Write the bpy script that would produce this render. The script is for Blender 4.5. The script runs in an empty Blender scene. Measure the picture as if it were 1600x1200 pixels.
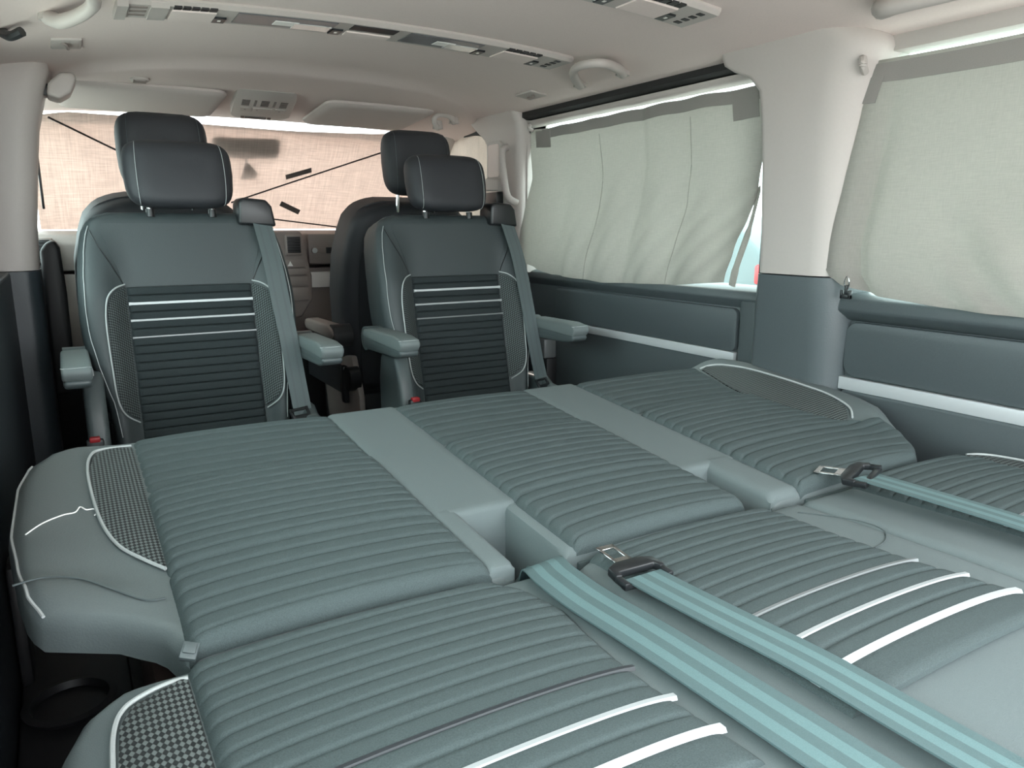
import bpy, bmesh, math, random
from mathutils import Vector, Matrix
random.seed(7)
sc = bpy.context.scene
C = sc.collection
R = math.radians

# ---------------------------------------------------------------- camera
cam_d = bpy.data.cameras.new('camera'); cam = bpy.data.objects.new('camera', cam_d); C.objects.link(cam)
cam.location = (-0.68, 0.0, 0.90)
cam.rotation_euler = (R(90 - 11.9), 0, R(-30.8))
cam_d.sensor_width = 36.0
cam_d.lens = 36.0 * 1166.0 / 1600.0
cam_d.clip_start = 0.02; cam_d.clip_end = 300
sc.camera = cam

# ---------------------------------------------------------------- world, sun, exposure
world = bpy.data.worlds.new('world'); sc.world = world; world.use_nodes = True
wn = world.node_tree.nodes; wn.clear()
wo = wn.new('ShaderNodeOutputWorld'); wb = wn.new('ShaderNodeBackground')
wb.inputs['Color'].default_value = (0.92, 0.98, 1.0, 1); wb.inputs['Strength'].default_value = 1.0
world.node_tree.links.new(wb.outputs[0], wo.inputs[0])
sun_d = bpy.data.lights.new('sun', 'SUN'); sun = bpy.data.objects.new('sun', sun_d); C.objects.link(sun)
sun_d.energy = 1.0; sun_d.angle = R(6.0); sun_d.color = (1.0, 0.86, 0.78)
sun.rotation_euler = Vector((-0.10, -0.80, -0.60)).to_track_quat('-Z', 'Y').to_euler()   # sun ahead of the van
sc.view_settings.view_transform = 'Standard'; sc.view_settings.look = 'None'
sc.view_settings.exposure = 3.0; sc.view_settings.gamma = 1.0
sc.view_settings.use_curve_mapping = False

# ---------------------------------------------------------------- materials
MATS = {}
def nodes_mat(name):
    m = bpy.data.materials.new(name); m.use_nodes = True
    nt = m.node_tree; nt.nodes.clear()
    return m, nt, nt.nodes.new('ShaderNodeOutputMaterial')
def mat(name, col, rough=0.6, metal=0.0, nscale=0, namt=0.0, bump=0.0, spec=0.5, coat=0.0, bscale=None):
    m, nt, out = nodes_mat(name); N, L = nt.nodes, nt.links
    b = N.new('ShaderNodeBsdfPrincipled'); L.new(b.outputs[0], out.inputs[0])
    b.inputs['Roughness'].default_value = rough; b.inputs['Metallic'].default_value = metal
    b.inputs['Specular IOR Level'].default_value = spec; b.inputs['Coat Weight'].default_value = coat
    c = (*col, 1)
    b.inputs['Base Color'].default_value = c
    if nscale:
        tc = N.new('ShaderNodeTexCoord'); nz = N.new('ShaderNodeTexNoise')
        nz.inputs['Scale'].default_value = nscale; nz.inputs['Detail'].default_value = 3
        L.new(tc.outputs['Object'], nz.inputs['Vector'])
        mx = N.new('ShaderNodeMix'); mx.data_type = 'RGBA'
        mx.inputs['A'].default_value = (*[v * (1 - namt) for v in col], 1)
        mx.inputs['B'].default_value = (*[min(1, v * (1 + namt)) for v in col], 1)
        L.new(nz.outputs['Fac'], mx.inputs['Factor']); L.new(mx.outputs['Result'], b.inputs['Base Color'])
        if bump:
            nb = N.new('ShaderNodeTexNoise'); nb.inputs['Scale'].default_value = bscale or nscale
            L.new(tc.outputs['Object'], nb.inputs['Vector'])
            bp = N.new('ShaderNodeBump'); bp.inputs['Strength'].default_value = bump; bp.inputs['Distance'].default_value = 0.001
            L.new(nb.outputs['Fac'], bp.inputs['Height']); L.new(bp.outputs[0], b.inputs['Normal'])
    MATS[name] = m
    return m
def honeycomb(name, light, dark, pitch):
    m, nt, out = nodes_mat(name); N, L = nt.nodes, nt.links
    b = N.new('ShaderNodeBsdfPrincipled'); L.new(b.outputs[0], out.inputs[0]); b.inputs['Roughness'].default_value = .75
    tc = N.new('ShaderNodeTexCoord'); sp = N.new('ShaderNodeSeparateXYZ'); L.new(tc.outputs['Object'], sp.inputs[0])
    def math_(op, a, bb=None):
        n = N.new('ShaderNodeMath'); n.operation = op
        for i, v in enumerate((a, bb)):
            if v is None: continue
            if isinstance(v, (int, float)): n.inputs[i].default_value = v
            else: L.new(v, n.inputs[i])
        return n.outputs[0]
    k = 2 * math.pi / pitch
    yz = math_('ADD', math_('MULTIPLY', sp.outputs['Y'], 1.0), math_('MULTIPLY', sp.outputs['Z'], 1.0))
    a = math_('MULTIPLY', math_('ADD', sp.outputs['X'], math_('MULTIPLY', yz, .6)), k)
    c = math_('MULTIPLY', math_('SUBTRACT', sp.outputs['X'], math_('MULTIPLY', yz, .6)), k)
    f = math_('MULTIPLY', math_('SINE', a), math_('SINE', c))
    r = N.new('ShaderNodeMapRange'); L.new(f, r.inputs['Value']); r.inputs['From Min'].default_value = -.22; r.inputs['From Max'].default_value = .10
    mx = N.new('ShaderNodeMix'); mx.data_type = 'RGBA'
    mx.inputs['A'].default_value = (*light, 1); mx.inputs['B'].default_value = (*dark, 1)
    L.new(r.outputs[0], mx.inputs['Factor']); L.new(mx.outputs['Result'], b.inputs['Base Color'])
    bp = N.new('ShaderNodeBump'); bp.inputs['Strength'].default_value = .6; bp.inputs['Distance'].default_value = .0015; bp.invert = True
    L.new(r.outputs[0], bp.inputs['Height']); L.new(bp.outputs[0], b.inputs['Normal'])
    MATS[name] = m
def cloth(name, col, trans, weave=520.0, amt=.14, tcol=None, front=False):
    m, nt, out = nodes_mat(name); N, L = nt.nodes, nt.links
    tc = N.new('ShaderNodeTexCoord')
    def thread(sx, sy, sz):
        mp = N.new('ShaderNodeMapping'); mp.inputs['Scale'].default_value = (sx, sy, sz); L.new(tc.outputs['Object'], mp.inputs[0])
        nz = N.new('ShaderNodeTexNoise'); nz.inputs['Scale'].default_value = 1; nz.inputs['Detail'].default_value = 2; L.new(mp.outputs[0], nz.inputs[0]); return nz.outputs['Fac']
    if front: a = thread(weave, weave * .04, weave * .04); c = thread(weave * .04, weave * .8, weave)
    else: a = thread(weave, weave, weave * .05); c = thread(weave * .05, weave * .05, weave)
    ad = N.new('ShaderNodeMath'); ad.operation = 'ADD'; L.new(a, ad.inputs[0]); L.new(c, ad.inputs[1])
    r = N.new('ShaderNodeMapRange'); L.new(ad.outputs[0], r.inputs['Value']); r.inputs['From Min'].default_value = .7; r.inputs['From Max'].default_value = 1.3
    def mixc(cc):
        mx = N.new('ShaderNodeMix'); mx.data_type = 'RGBA'
        mx.inputs['A'].default_value = (*[v * (1 - amt) for v in cc], 1); mx.inputs['B'].default_value = (*[min(1, v * (1 + amt)) for v in cc], 1)
        L.new(r.outputs[0], mx.inputs['Factor']); return mx.outputs['Result']
    d = N.new('ShaderNodeBsdfDiffuse'); t = N.new('ShaderNodeBsdfTranslucent'); ms = N.new('ShaderNodeMixShader'); ms.inputs[0].default_value = trans
    L.new(mixc(col), d.inputs[0]); L.new(mixc(tcol or col), t.inputs[0])
    bp = N.new('ShaderNodeBump'); bp.inputs['Strength'].default_value = .25; bp.inputs['Distance'].default_value = .001
    L.new(r.outputs[0], bp.inputs['Height']); L.new(bp.outputs[0], d.inputs['Normal'])
    L.new(d.outputs[0], ms.inputs[1]); L.new(t.outputs[0], ms.inputs[2]); L.new(ms.outputs[0], out.inputs[0])
    MATS[name] = m
def pane(name, tint):
    m, nt, out = nodes_mat(name); N, L = nt.nodes, nt.links
    t = N.new('ShaderNodeBsdfTransparent'); t.inputs[0].default_value = (*tint, 1)
    g = N.new('ShaderNodeBsdfGlossy'); g.inputs['Roughness'].default_value = .02
    lw = N.new('ShaderNodeLayerWeight'); lw.inputs['Blend'].default_value = .5
    pw = N.new('ShaderNodeMath'); pw.operation = 'POWER'; pw.inputs[1].default_value = 5; L.new(lw.outputs['Facing'], pw.inputs[0])
    fr = N.new('ShaderNodeMath'); fr.operation = 'MULTIPLY_ADD'; fr.inputs[1].default_value = .45; fr.inputs[2].default_value = .025; L.new(pw.outputs[0], fr.inputs[0])
    ms = N.new('ShaderNodeMixShader'); L.new(fr.outputs[0], ms.inputs[0]); L.new(t.outputs[0], ms.inputs[1]); L.new(g.outputs[0], ms.inputs[2]); L.new(ms.outputs[0], out.inputs[0])
    MATS[name] = m

mat('headliner', (.71, .605, .57), .9, nscale=240, namt=.05, bump=.25)
mat('trim_light', (.455, .415, .39), .55, nscale=160, namt=.03, bump=.15)
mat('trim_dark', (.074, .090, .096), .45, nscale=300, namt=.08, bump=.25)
mat('trim_black', (.012, .012, .014), .5)
mat('rubber', (.012, .013, .014), .7)
mat('dash', (.235, .20, .185), .5, nscale=250, namt=.06, bump=.2)
mat('visor', (.50, .445, .42), .9, nscale=240, namt=.05, bump=.25)
mat('trim_dark_shaded', (.022, .030, .036), .45, nscale=300, namt=.08, bump=.25)  # same trim as the right side, shade of the left side put into its colour
mat('dash_dark', (.03, .03, .032), .5)
mat('carpet', (.02, .021, .022), .95, nscale=200, namt=.3, bump=.6)
mat('rib_cloth', (.060, .079, .081), .85, nscale=800, namt=.45, bump=.6, spec=.25)
mat('rib_cloth_dark', (.023, .030, .032), .85, nscale=800, namt=.45, bump=.6, spec=.25)
mat('smooth_cloth', (.120, .147, .150), .8, nscale=1200, namt=.16, bump=.3, spec=.3)
mat('leather', (.108, .130, .132), .5, nscale=420, namt=.08, bump=.25, spec=.45)
mat('leather_dark', (.041, .052, .055), .55, nscale=420, namt=.08, bump=.25, spec=.45)
mat('seat_back', (.025, .027, .032), .6, nscale=420, namt=.08, bump=.25)
mat('piping', (.38, .41, .41), .6, nscale=900, namt=.2)
mat('silver', (.50, .53, .545), .35, metal=.1)
mat('silver_mid', (.36, .385, .395), .35, metal=.1)
mat('silver_dim', (.20, .215, .22), .38, metal=.3)
mat('stripe_black', (.03, .035, .04), .4)
mat('chrome', (.75, .77, .78), .18, metal=1.0)
mat('plastic_black', (.014, .016, .018), .35)
mat('plastic_grey', (.072, .090, .093), .42, nscale=400, namt=.06, bump=.15)
mat('arm_top', (.135, .162, .163), .6, nscale=700, namt=.1, bump=.2)
mat('belt_dark', (.078, .125, .130), .55, nscale=900, namt=.2, bump=.3)
mat('belt_light', (.112, .188, .194), .5, nscale=900, namt=.2, bump=.3)
mat('belt_front', (.092, .117, .12), .6, nscale=900, namt=.2, bump=.3)
mat('belt_front_line', (.085, .105, .11), .6)
mat('red', (.35, .02, .025), .4)
mat('lamp_lens', (.11, .115, .125), .30, spec=.5)
mat('lamp_reflector', (.8, .8, .78), .25, metal=.4)
mat('velcro', (.25, .235, .22), .95, nscale=600, namt=.1)
mat('tape', (.085, .075, .07), .8)
mat('off_white', (.82, .80, .77), .5)  # plain off-white for dash insert, symbols and bulb covers
mat('brown', (.10, .065, .055), .6, nscale=60, namt=.2)
mat('asphalt', (.45, .43, .41), .9, nscale=30, namt=.25)
mat('car_paint', (.07, .10, .105), .3, coat=.6)
mat('van_paint', (.45, .46, .47), .35, coat=.5)
mat('thread', (.85, .85, .83), .8)
honeycomb('net', (.115, .135, .133), (.010, .013, .014), .0105)
honeycomb('net_small', (.082, .102, .102), (.010, .013, .014), .0095)
cloth('curtain', (.42, .395, .37), .60, tcol=(.455, .438, .41), weave=800, amt=.07)
cloth('curtain_front', (.58, .50, .45), .58, tcol=(.56, .485, .45), weave=260, amt=.13, front=True)
pane('glass_green', (.86, .94, .92)); pane('glass_clear', (.92, .94, .93)); pane('glass_privacy', (.06, .075, .08))

# ---------------------------------------------------------------- mesh helpers
ORG = {}
def link(o, parent=None):
    C.objects.link(o)
    if parent is not None:
        o.parent = parent
    return o
def org(parent):
    return ORG.get(parent.name, Vector((0, 0, 0))) if parent is not None else Vector((0, 0, 0))
def obj(name, V, F, m, parent=None, smooth=True, angle=40, mats=None, fm=None):
    o_ = org(parent)
    me = bpy.data.meshes.new(name)
    if parent is None:                      # origin at the base of the thing
        xs = [v[0] for v in V]; ys = [v[1] for v in V]; zs = [v[2] for v in V]
        base = Vector(((min(xs) + max(xs)) / 2, (min(ys) + max(ys)) / 2, min(zs)))
        me.from_pydata([Vector(v) - base for v in V], [], F)
    else:
        base = None
        me.from_pydata([Vector(v) - o_ for v in V], [], F)
    me.update()
    bm = bmesh.new(); bm.from_mesh(me); bmesh.ops.recalc_face_normals(bm, faces=bm.faces); bm.to_mesh(me); bm.free()
    for mm in (mats or [m]):
        me.materials.append(MATS[mm])
    if fm:
        for p, i in zip(me.polygons, fm): p.material_index = i
    if smooth:
        for p in me.polygons: p.use_smooth = True
        me.set_sharp_from_angle(angle=R(angle))
    o = bpy.data.objects.new(name, me)
    link(o, parent)
    if base is not None:
        o.location = base; ORG[o.name] = base
    else:
        ORG[o.name] = o_
    return o
def tag(o, label=None, cat=None, group=None, kind=None):
    if label: o['label'] = label
    if cat: o['category'] = cat
    if group: o['group'] = group
    if kind: o['kind'] = kind
    return o
def thing(name, loc, label, cat, group=None):
    o = bpy.data.objects.new(name, None); C.objects.link(o); o.location = loc; o.empty_display_size = .05
    ORG[o.name] = Vector(loc)
    return tag(o, label, cat, group)
def struct(o, label=None, cat=None):
    return tag(o, label, cat, kind='structure')
def copy_tree(o, parent=None):
    c = o.copy(); C.objects.link(c); c.parent = parent
    for ch in list(o.children): copy_tree(ch, c)
    return c
def from_bm(bm):
    V = [v.co.copy() for v in bm.verts]; bm.verts.index_update()
    F = [[v.index for v in f.verts] for f in bm.faces]; bm.free(); return V, F
def rbox(x0, x1, y0, y1, z0, z1, r=.004, seg=2):
    bm = bmesh.new(); bmesh.ops.create_cube(bm, size=1)
    for v in bm.verts:
        v.co = Vector(((x0 + x1) / 2 + v.co.x * (x1 - x0), (y0 + y1) / 2 + v.co.y * (y1 - y0), (z0 + z1) / 2 + v.co.z * (z1 - z0)))
    if r: bmesh.ops.bevel(bm, geom=list(bm.edges), offset=r, segments=seg, profile=.5, affect='EDGES', clamp_overlap=True)
    return from_bm(bm)
def merge(*VF):
    V, F = [], []
    for v, f in VF:
        n = len(V); V += [Vector(p) for p in v]; F += [[i + n for i in q] for q in f]
    return V, F
def xform(VF, M):
    return [M @ Vector(v) for v in VF[0]], VF[1]
def prism(poly, axis, a0, a1, r=.0, seg=2):
    """poly: 2D points; axis 'x' -> (y,z), 'y' -> (x,z), 'z' -> (x,y)"""
    def P3(p, a):
        return {'x': (a, p[0], p[1]), 'y': (p[0], a, p[1]), 'z': (p[0], p[1], a)}[axis]
    bm = bmesh.new()
    f = bm.faces.new([bm.verts.new(P3(p, a0)) for p in poly])
    e = bmesh.ops.extrude_face_region(bm, geom=[f])
    d = Vector(P3((0, 0), a1 - a0))
    for v in [g for g in e['geom'] if isinstance(g, bmesh.types.BMVert)]: v.co += d
    bmesh.ops.recalc_face_normals(bm, faces=bm.faces)
    if r:
        ed = [x for x in bm.edges if x.calc_face_angle(0) > .6]
        bmesh.ops.bevel(bm, geom=ed, offset=r, segments=seg, profile=.5, affect='EDGES', clamp_overlap=True)
    return from_bm(bm)
def rrect(x0, x1, y0, y1, r, n=5):
    pts = []
    for cx, cy, a in ((x1 - r, y1 - r, 0), (x0 + r, y1 - r, 90), (x0 + r, y0 + r, 180), (x1 - r, y0 + r, 270)):
        for i in range(n + 1):
            t = R(a + 90 * i / n); pts.append((cx + r * math.cos(t), cy + r * math.sin(t)))
    return pts
def smooth_path(pts, k=6):
    pts = [Vector(p) for p in pts]
    if len(pts) < 3: 
        return [pts[0].lerp(pts[-1], i / k) for i in range(k + 1)]
    out = []
    for i in range(len(pts) - 1):
        p0 = pts[max(0, i - 1)]; p1 = pts[i]; p2 = pts[i + 1]; p3 = pts[min(len(pts) - 1, i + 2)]
        for j in range(k):
            t = j / k
            out.append(.5 * ((2 * p1) + (p2 - p0) * t + (2 * p0 - 5 * p1 + 4 * p2 - p3) * t * t + (3 * p1 - p0 - 3 * p2 + p3) * t ** 3))
    out.append(pts[-1]); return out
def tube(pts, rad, n=8, flat=1.0, upv=(0, 0, 1)):
    """pts path; rad number or list; flat squashes along up"""
    V, F = [], []
    pts = [Vector(p) for p in pts]
    for i, p in enumerate(pts):
        t = (pts[min(i + 1, len(pts) - 1)] - pts[max(i - 1, 0)]).normalized()
        u = Vector(upv); s = t.cross(u)
        if s.length < 1e-4: s = t.cross(Vector((1, 0, 0)))
        s.normalize(); w = s.cross(t).normalized()
        r = rad[i] if isinstance(rad, (list, tuple)) else rad
        for k in range(n):
            a = 2 * math.pi * k / n
            V.append(p + s * (r * math.cos(a)) + w * (r * flat * math.sin(a)))
    for i in range(len(pts) - 1):
        for k in range(n):
            F.append([i * n + k, i * n + (k + 1) % n, (i + 1) * n + (k + 1) % n, (i + 1) * n + k])
    F.append(list(range(n))[::-1]); F.append([(len(pts) - 1) * n + k for k in range(n)])
    return V, F
def interp(tab):
    tab = sorted(tab)
    def f(y):
        if y <= tab[0][0]: return tab[0][1]
        for (a, b), (c, d) in zip(tab, tab[1:]):
            if y <= c:
                t = (y - a) / (c - a); t = t * t * (3 - 2 * t) * .35 + t * .65
                return b + (d - b) * t
        return tab[-1][1]
    return f
const = lambda c: (lambda y: c)
def arc_drop(d, r):
    if d >= r: return 0.0
    return r - math.sqrt(max(0, r * r - (r - d) ** 2))
def pad(M, xlo, xhi, v0, v1, r, thick, nx=22, nv=26, crown=0.0, extra=None):
    """soft cushion: grid in (x, v), rounded border, straight skirt down to -thick"""
    def ease(t, d, r_):  # cluster samples near both borders
        return .5 - .5 * math.cos(math.pi * t)
    V, F = [], []
    for j in range(nv + 1):
        v = v0 + (v1 - v0) * ease(j / nv, 0, 0)
        a, b = xlo(v), xhi(v)
        for i in range(nx + 1):
            x = a + (b - a) * ease(i / nx, 0, 0)
            dx = min(x - a, b - x); dv = min(v - v0, v1 - v)
            if dx < r and dv < r: d = max(0, r - math.hypot(r - dx, r - dv))
            else: d = min(dx, dv)
            w = -arc_drop(d, r) + crown * (1 - (2 * (x - a) / max(1e-6, b - a) - 1) ** 2)
            if extra: w += extra(x, v)
            V.append(M(x, v, w))
    def ix(i, j): return j * (nx + 1) + i
    for j in range(nv):
        for i in range(nx): F.append([ix(i, j), ix(i + 1, j), ix(i + 1, j + 1), ix(i, j + 1)])
    bd = [ix(i, 0) for i in range(nx + 1)] + [ix(nx, j) for j in range(1, nv + 1)] + [ix(i, nv) for i in range(nx - 1, -1, -1)] + [ix(0, j) for j in range(nv - 1, 0, -1)]
    prev = bd
    inv = [(i, j) for j in range(nv + 1) for i in range(nx + 1)]
    for wk in (-(r + (thick - r) * .5), -thick):
        cur = []
        for q in bd:
            i, j = inv[q]
            v = v0 + (v1 - v0) * ease(j / nv, 0, 0); a, b = xlo(v), xhi(v); x = a + (b - a) * ease(i / nx, 0, 0)
            cur.append(len(V)); V.append(M(x, v, wk))
        n = len(bd)
        for k in range(n): F.append([prev[k], cur[k], cur[(k + 1) % n], prev[(k + 1) % n]])
        prev = cur
    F.append(prev[::-1])
    return V, F
def ribs(M, xlo, xhi, seams, amp=.006, off=.003, nx=26, k=6, bend=.0, edge=.014, dropf=None, groove=None):
    """fluted cloth insert: one flute between each two seams"""
    seams = sorted(seams); rows = []
    k = 8
    for a, b in zip(seams, seams[1:]):
        for q in range(k):
            t = q / k; rows.append((a + (b - a) * t, (1 - abs(2 * t - 1) ** 4.5) ** .55))
    rows.append((seams[-1], 0))
    V, F = [], []
    for v, h in rows:
        a, b = xlo(v), xhi(v)
        for i in range(nx + 1):
            x = a + (b - a) * (.5 - .5 * math.cos(math.pi * i / nx)) if bend or True else 0
            d = max(0, min(x - a, b - x)); e = min(1, d / edge); e = e * (2 - e)
            vv = v - bend * math.exp(-d / .03) if bend else v
            vv = max(vv, seams[0])
            w = off * e + amp * h * (.35 + .65 * e) * e ** .4 - .001 * (1 - e)
            if dropf: w -= dropf(vv)
            if groove is not None: w -= .011 * math.exp(-((v - groove) / .009) ** 2) + .003 * math.exp(-((v - .915) / .006) ** 2)
            V.append(M(x, vv, w))
    n = nx + 1
    for j in range(len(rows) - 1):
        for i in range(nx): F.append([j * n + i, j * n + i + 1, (j + 1) * n + i + 1, (j + 1) * n + i])
    return skirt(V, F, n, len(rows), M, xlo, xhi, rows)
def skirt(V, F, n, m, M, xlo, xhi, rows):
    # thin closed underside so the insert is not a bare sheet
    bd = [(i, 0) for i in range(n)] + [(n - 1, j) for j in range(1, m)] + [(i, m - 1) for i in range(n - 2, -1, -1)] + [(0, j) for j in range(m - 2, 0, -1)]
    cur = []
    for i, j in bd:
        p = V[j * n + i]; v = rows[j][0]; x = xlo(v) if i == 0 else (xhi(v) if i == n - 1 else None)
        c = Vector(M(0, v, 0)); dn = (Vector(M(0, v, -1)) - c)
        cur.append(len(V)); V.append(Vector(p) + dn * .006)
    L_ = len(bd)
    for k in range(L_):
        a = bd[k]; b = bd[(k + 1) % L_]
        F.append([a[1] * n + a[0], cur[k], cur[(k + 1) % L_], b[1] * n + b[0]])
    return V, F
def patch(M, xlo, xhi, v0, v1, off=.003, nx=10, nv=22, puff=.003):
    rows = [(v0 + (v1 - v0) * j / nv, 0) for j in range(nv + 1)]
    V, F = [], []
    for v, _ in rows:
        a, b = xlo(v), xhi(v)
        for i in range(nx + 1):
            t = i / nx; V.append(M(a + (b - a) * t, v, off + puff * (1 - (2 * t - 1) ** 2)))
    n = nx + 1
    for j in range(nv):
        for i in range(nx): F.append([j * n + i, j * n + i + 1, (j + 1) * n + i + 1, (j + 1) * n + i])
    return skirt(V, F, n, nv + 1, M, xlo, xhi, rows)
def on(M, pts, w, k=6):
    return smooth_path([M(x, v, w) for x, v in pts], k)
def ribbon(path, half, thick=.0018, cols=6, light=(1, 4), close=True):
    """path: centre points, half: half-width vectors"""
    V, F, fm = [], [], []
    P = [Vector(p) for p in path]; H = [Vector(h) for h in half]
    n = cols + 1
    for s in (1, -1):
        for i, p in enumerate(P):
            t = (P[min(i + 1, len(P) - 1)] - P[max(i - 1, 0)]).normalized(); nr = H[i].cross(t).normalized()
            if nr.z < 0: nr = -nr
            for c in range(n): V.append(p + H[i] * (2 * c / cols - 1) + nr * (thick * .5 * s))
    m = len(P); o2 = m * n
    for base in (0, o2):
        for i in range(m - 1):
            for c in range(cols):
                F.append([base + i * n + c, base + i * n + c + 1, base + (i + 1) * n + c + 1, base + (i + 1) * n + c]); fm.append(1 if c in light else 0)
    for i in range(m - 1):
        for c in (0, cols):
            F.append([i * n + c, (i + 1) * n + c, o2 + (i + 1) * n + c, o2 + i * n + c]); fm.append(0)
    for i in (0, m - 1):
        for c in range(cols):
            F.append([i * n + c, i * n + c + 1, o2 + i * n + c + 1, o2 + i * n + c]); fm.append(0)
    return V, F, fm

# =================================================================================================
# SETTING
# =================================================================================================
CX = 0.025                      # middle of the van
XR, XL = .845, -.80             # inner faces of the side walls
V, F = rbox(-40, 40, -40, 40, -.62, -.60, 0)
struct(obj('ground', V, F, 'asphalt', smooth=False), 'grey asphalt ground outside below the van', 'ground')
V, F = rbox(-.86, .91, -.12, 3.75, -.05, 0, 0)
struct(obj('floor', V, F, 'carpet', smooth=False), 'black carpeted van floor under the seats', 'floor')

def crease(x): return 2.30 + .42 * (abs(x - CX) / .76) ** 3
def zceil(x, y):
    q = abs(x - CX) / .83
    z = 1.347 - .030 * q ** 2 - .030 * q ** 6
    yc = crease(x)
    if y > yc:
        t = y - yc; z -= .011 * (1 - math.exp(-t / .012)) + .040 * t
    return z
V, F = [], []
nxs = 48; rows = [(-.42 + i * .16) / 2.3 for i in range(17)]
rows = [i / 22 for i in range(23)] + [1 + j for j in (.02, .06, .12, .2, .3, .45, .6, .8, 1.0)]
for s in (0, 1):
    for t in rows:
        for i in range(nxs + 1):
            x = -.83 + 1.70 * i / nxs
            y = -.12 + (crease(x) + .12) * t if t <= 1 else crease(x) + (3.10 - crease(x)) * (t - 1)
            V.append((x, y, zceil(x, y) + s * .035))
n = nxs + 1; m = len(rows)
for s in (0, m * n):
    for j in range(m - 1):
        for i in range(nxs): F.append([s + j * n + i, s + j * n + i + 1, s + (j + 1) * n + i + 1, s + (j + 1) * n + i])
bd = [(i, 0) for i in range(n)] + [(n - 1, j) for j in range(1, m)] + [(i, m - 1) for i in range(n - 2, -1, -1)] + [(0, j) for j in range(m - 2, 0, -1)]
for k in range(len(bd)):
    a, b = bd[k], bd[(k + 1) % len(bd)]
    A_, B_ = a[1] * n + a[0], b[1] * n + b[0]; F.append([A_, B_, B_ + m * n, A_ + m * n])
struct(obj('ceiling', V, F, 'headliner', angle=60), 'beige fabric headliner of the van roof', 'ceiling')

# ---- right side: sliding door -------------------------------------------------------------------
door = thing('door_1', (.87, 1.85, 0), 'dark grey sliding door panel with silver strip under the curtained window', 'door'); door['kind'] = 'structure'
obj('lower_panel', *rbox(.850, .905, 1.315, 2.45, .0, .735, .006), 'trim_dark', door)
obj('sill', *prism([(.828, .715), (.834, .736), (.850, .742), (.905, .748), (.905, .690), (.850, .690)], 'y', 1.312, 2.45, .004), 'trim_dark', door)
obj('rear_post', *rbox(.832, .86, 1.312, 1.375, .0, .72, .010, 3), 'trim_dark', door)
obj('inset_panel', *prism(rrect(1.385, 2.24, .572, .688, .018), 'x', .836, .870, .004), 'trim_dark', door)
obj('pocket_panel', *prism(rrect(1.385, 2.24, .10, .544, .012), 'x', .842, .870, .004), 'trim_dark', door)
tag(obj('silver_strip', *rbox(.834, .850, 1.386, 2.16, .545, .571, .002), 'silver', door), 'brushed silver strip')
obj('front_frame', *rbox(.815, .905, 2.40, 2.455, .73, 1.275, .01), 'trim_light', door)
obj('upper_frame', *prism([(.812, 1.272), (.905, 1.278), (.905, 1.264), (.84, 1.249), (.82, 1.256)], 'y', 1.30, 2.45, .004), 'trim_light', door)
obj('rear_frame', *rbox(.84, .905, 1.28, 1.33, .73, 1.275, .01), 'rubber', door)
obj('seal', *prism([(.795, 1.284), (.80, 1.312), (.90, 1.312), (.90, 1.276), (.81, 1.276)], 'y', 1.35, 2.47), 'rubber', door)
obj('latch_post', *rbox(.800, .852, 2.235, 2.30, .02, .43, .006), 'trim_black', door)
tag(obj('latch_cover', *rbox(.792, .845, 2.240, 2.295, .43, .500, .006), 'silver_dim', door), 'grey glossy latch cover')
V, F = rbox(.872, .878, 1.30, 2.43, .72, 1.272, 0)
struct(obj('window_1', V, F, 'glass_green', smooth=False), 'green tinted sliding door window behind the curtain', 'window')
# ---- rear side panel ----------------------------------------------------------------------------
wr = thing('wall_right', (.87, .4, 0), 'dark grey rear side panel with silver strip beside the bench', 'wall'); wr['kind'] = 'structure'
obj('lower_panel', *rbox(.850, .905, -.12, 1.30, .0, .74, .004), 'trim_dark', wr)
obj('sill', *prism([(.812, .716), (.816, .742), (.838, .752), (.905, .756), (.905, .70), (.842, .692)], 'y', -.12, 1.075, .006), 'trim_dark', wr)
obj('inset_panel', *prism(rrect(-.10, 1.062, .566, .690, .03), 'x', .838, .870, .004), 'trim_dark', wr)
obj('pocket_panel', *prism(rrect(-.10, 1.062, .06, .534, .012), 'x', .838, .870, .004), 'trim_dark', wr)
tag(obj('silver_strip', *rbox(.833, .850, -.10, 1.066, .534, .563, .002), 'silver', wr), 'brushed silver strip')
obj('rail', *rbox(.85, .905, -.12, 1.12, 1.257, 1.33, .004), 'trim_light', wr)
V, F = rbox(.872, .878, -.10, 1.10, .73, 1.28, 0)
struct(obj('window_2', V, F, 'glass_green', smooth=False), 'green tinted rear side window behind the curtain', 'window')
# ---- C pillar -----------------------------------------------------------------------------------
def pillar(sections, nseg=8):
    """sections: list of (z, y_front, y_rear, x_in, x_out, rf, rr) -> lofted rounded post; x_in faces the cabin"""
    V, F = [], []
    cnt = None
    for z, yf, yr, xi, xo, rf, rr in sections:
        sg = 1 if xo > xi else -1
        ring = [(xo, yf)]
        for k in range(nseg + 1):
            a = R(90 * k / nseg); ring.append((xi + sg * rf * (1 - math.sin(a)), yf - rf * (1 - math.cos(a))))
        for k in range(nseg + 1):
            a = R(90 * k / nseg); ring.append((xi + sg * rr * (1 - math.cos(a)), yr + rr * (1 - math.sin(a))))
        ring.append((xo, yr)); cnt = len(ring)
        V += [(p[0], p[1], z) for p in ring]
    for j in range(len(sections) - 1):
        for i in range(cnt):
            F.append([j * cnt + i, j * cnt + (i + 1) % cnt, (j + 1) * cnt + (i + 1) % cnt, (j + 1) * cnt + i])
    F.append(list(range(cnt))[::-1]); F.append([(len(sections) - 1) * cnt + k for k in range(cnt)])
    return V, F
cp = thing('trim_1', (.86, 1.2, 0), 'beige pillar trim between the two curtained side windows, dark grey at its foot', 'pillar'); cp['kind'] = 'structure'
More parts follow.
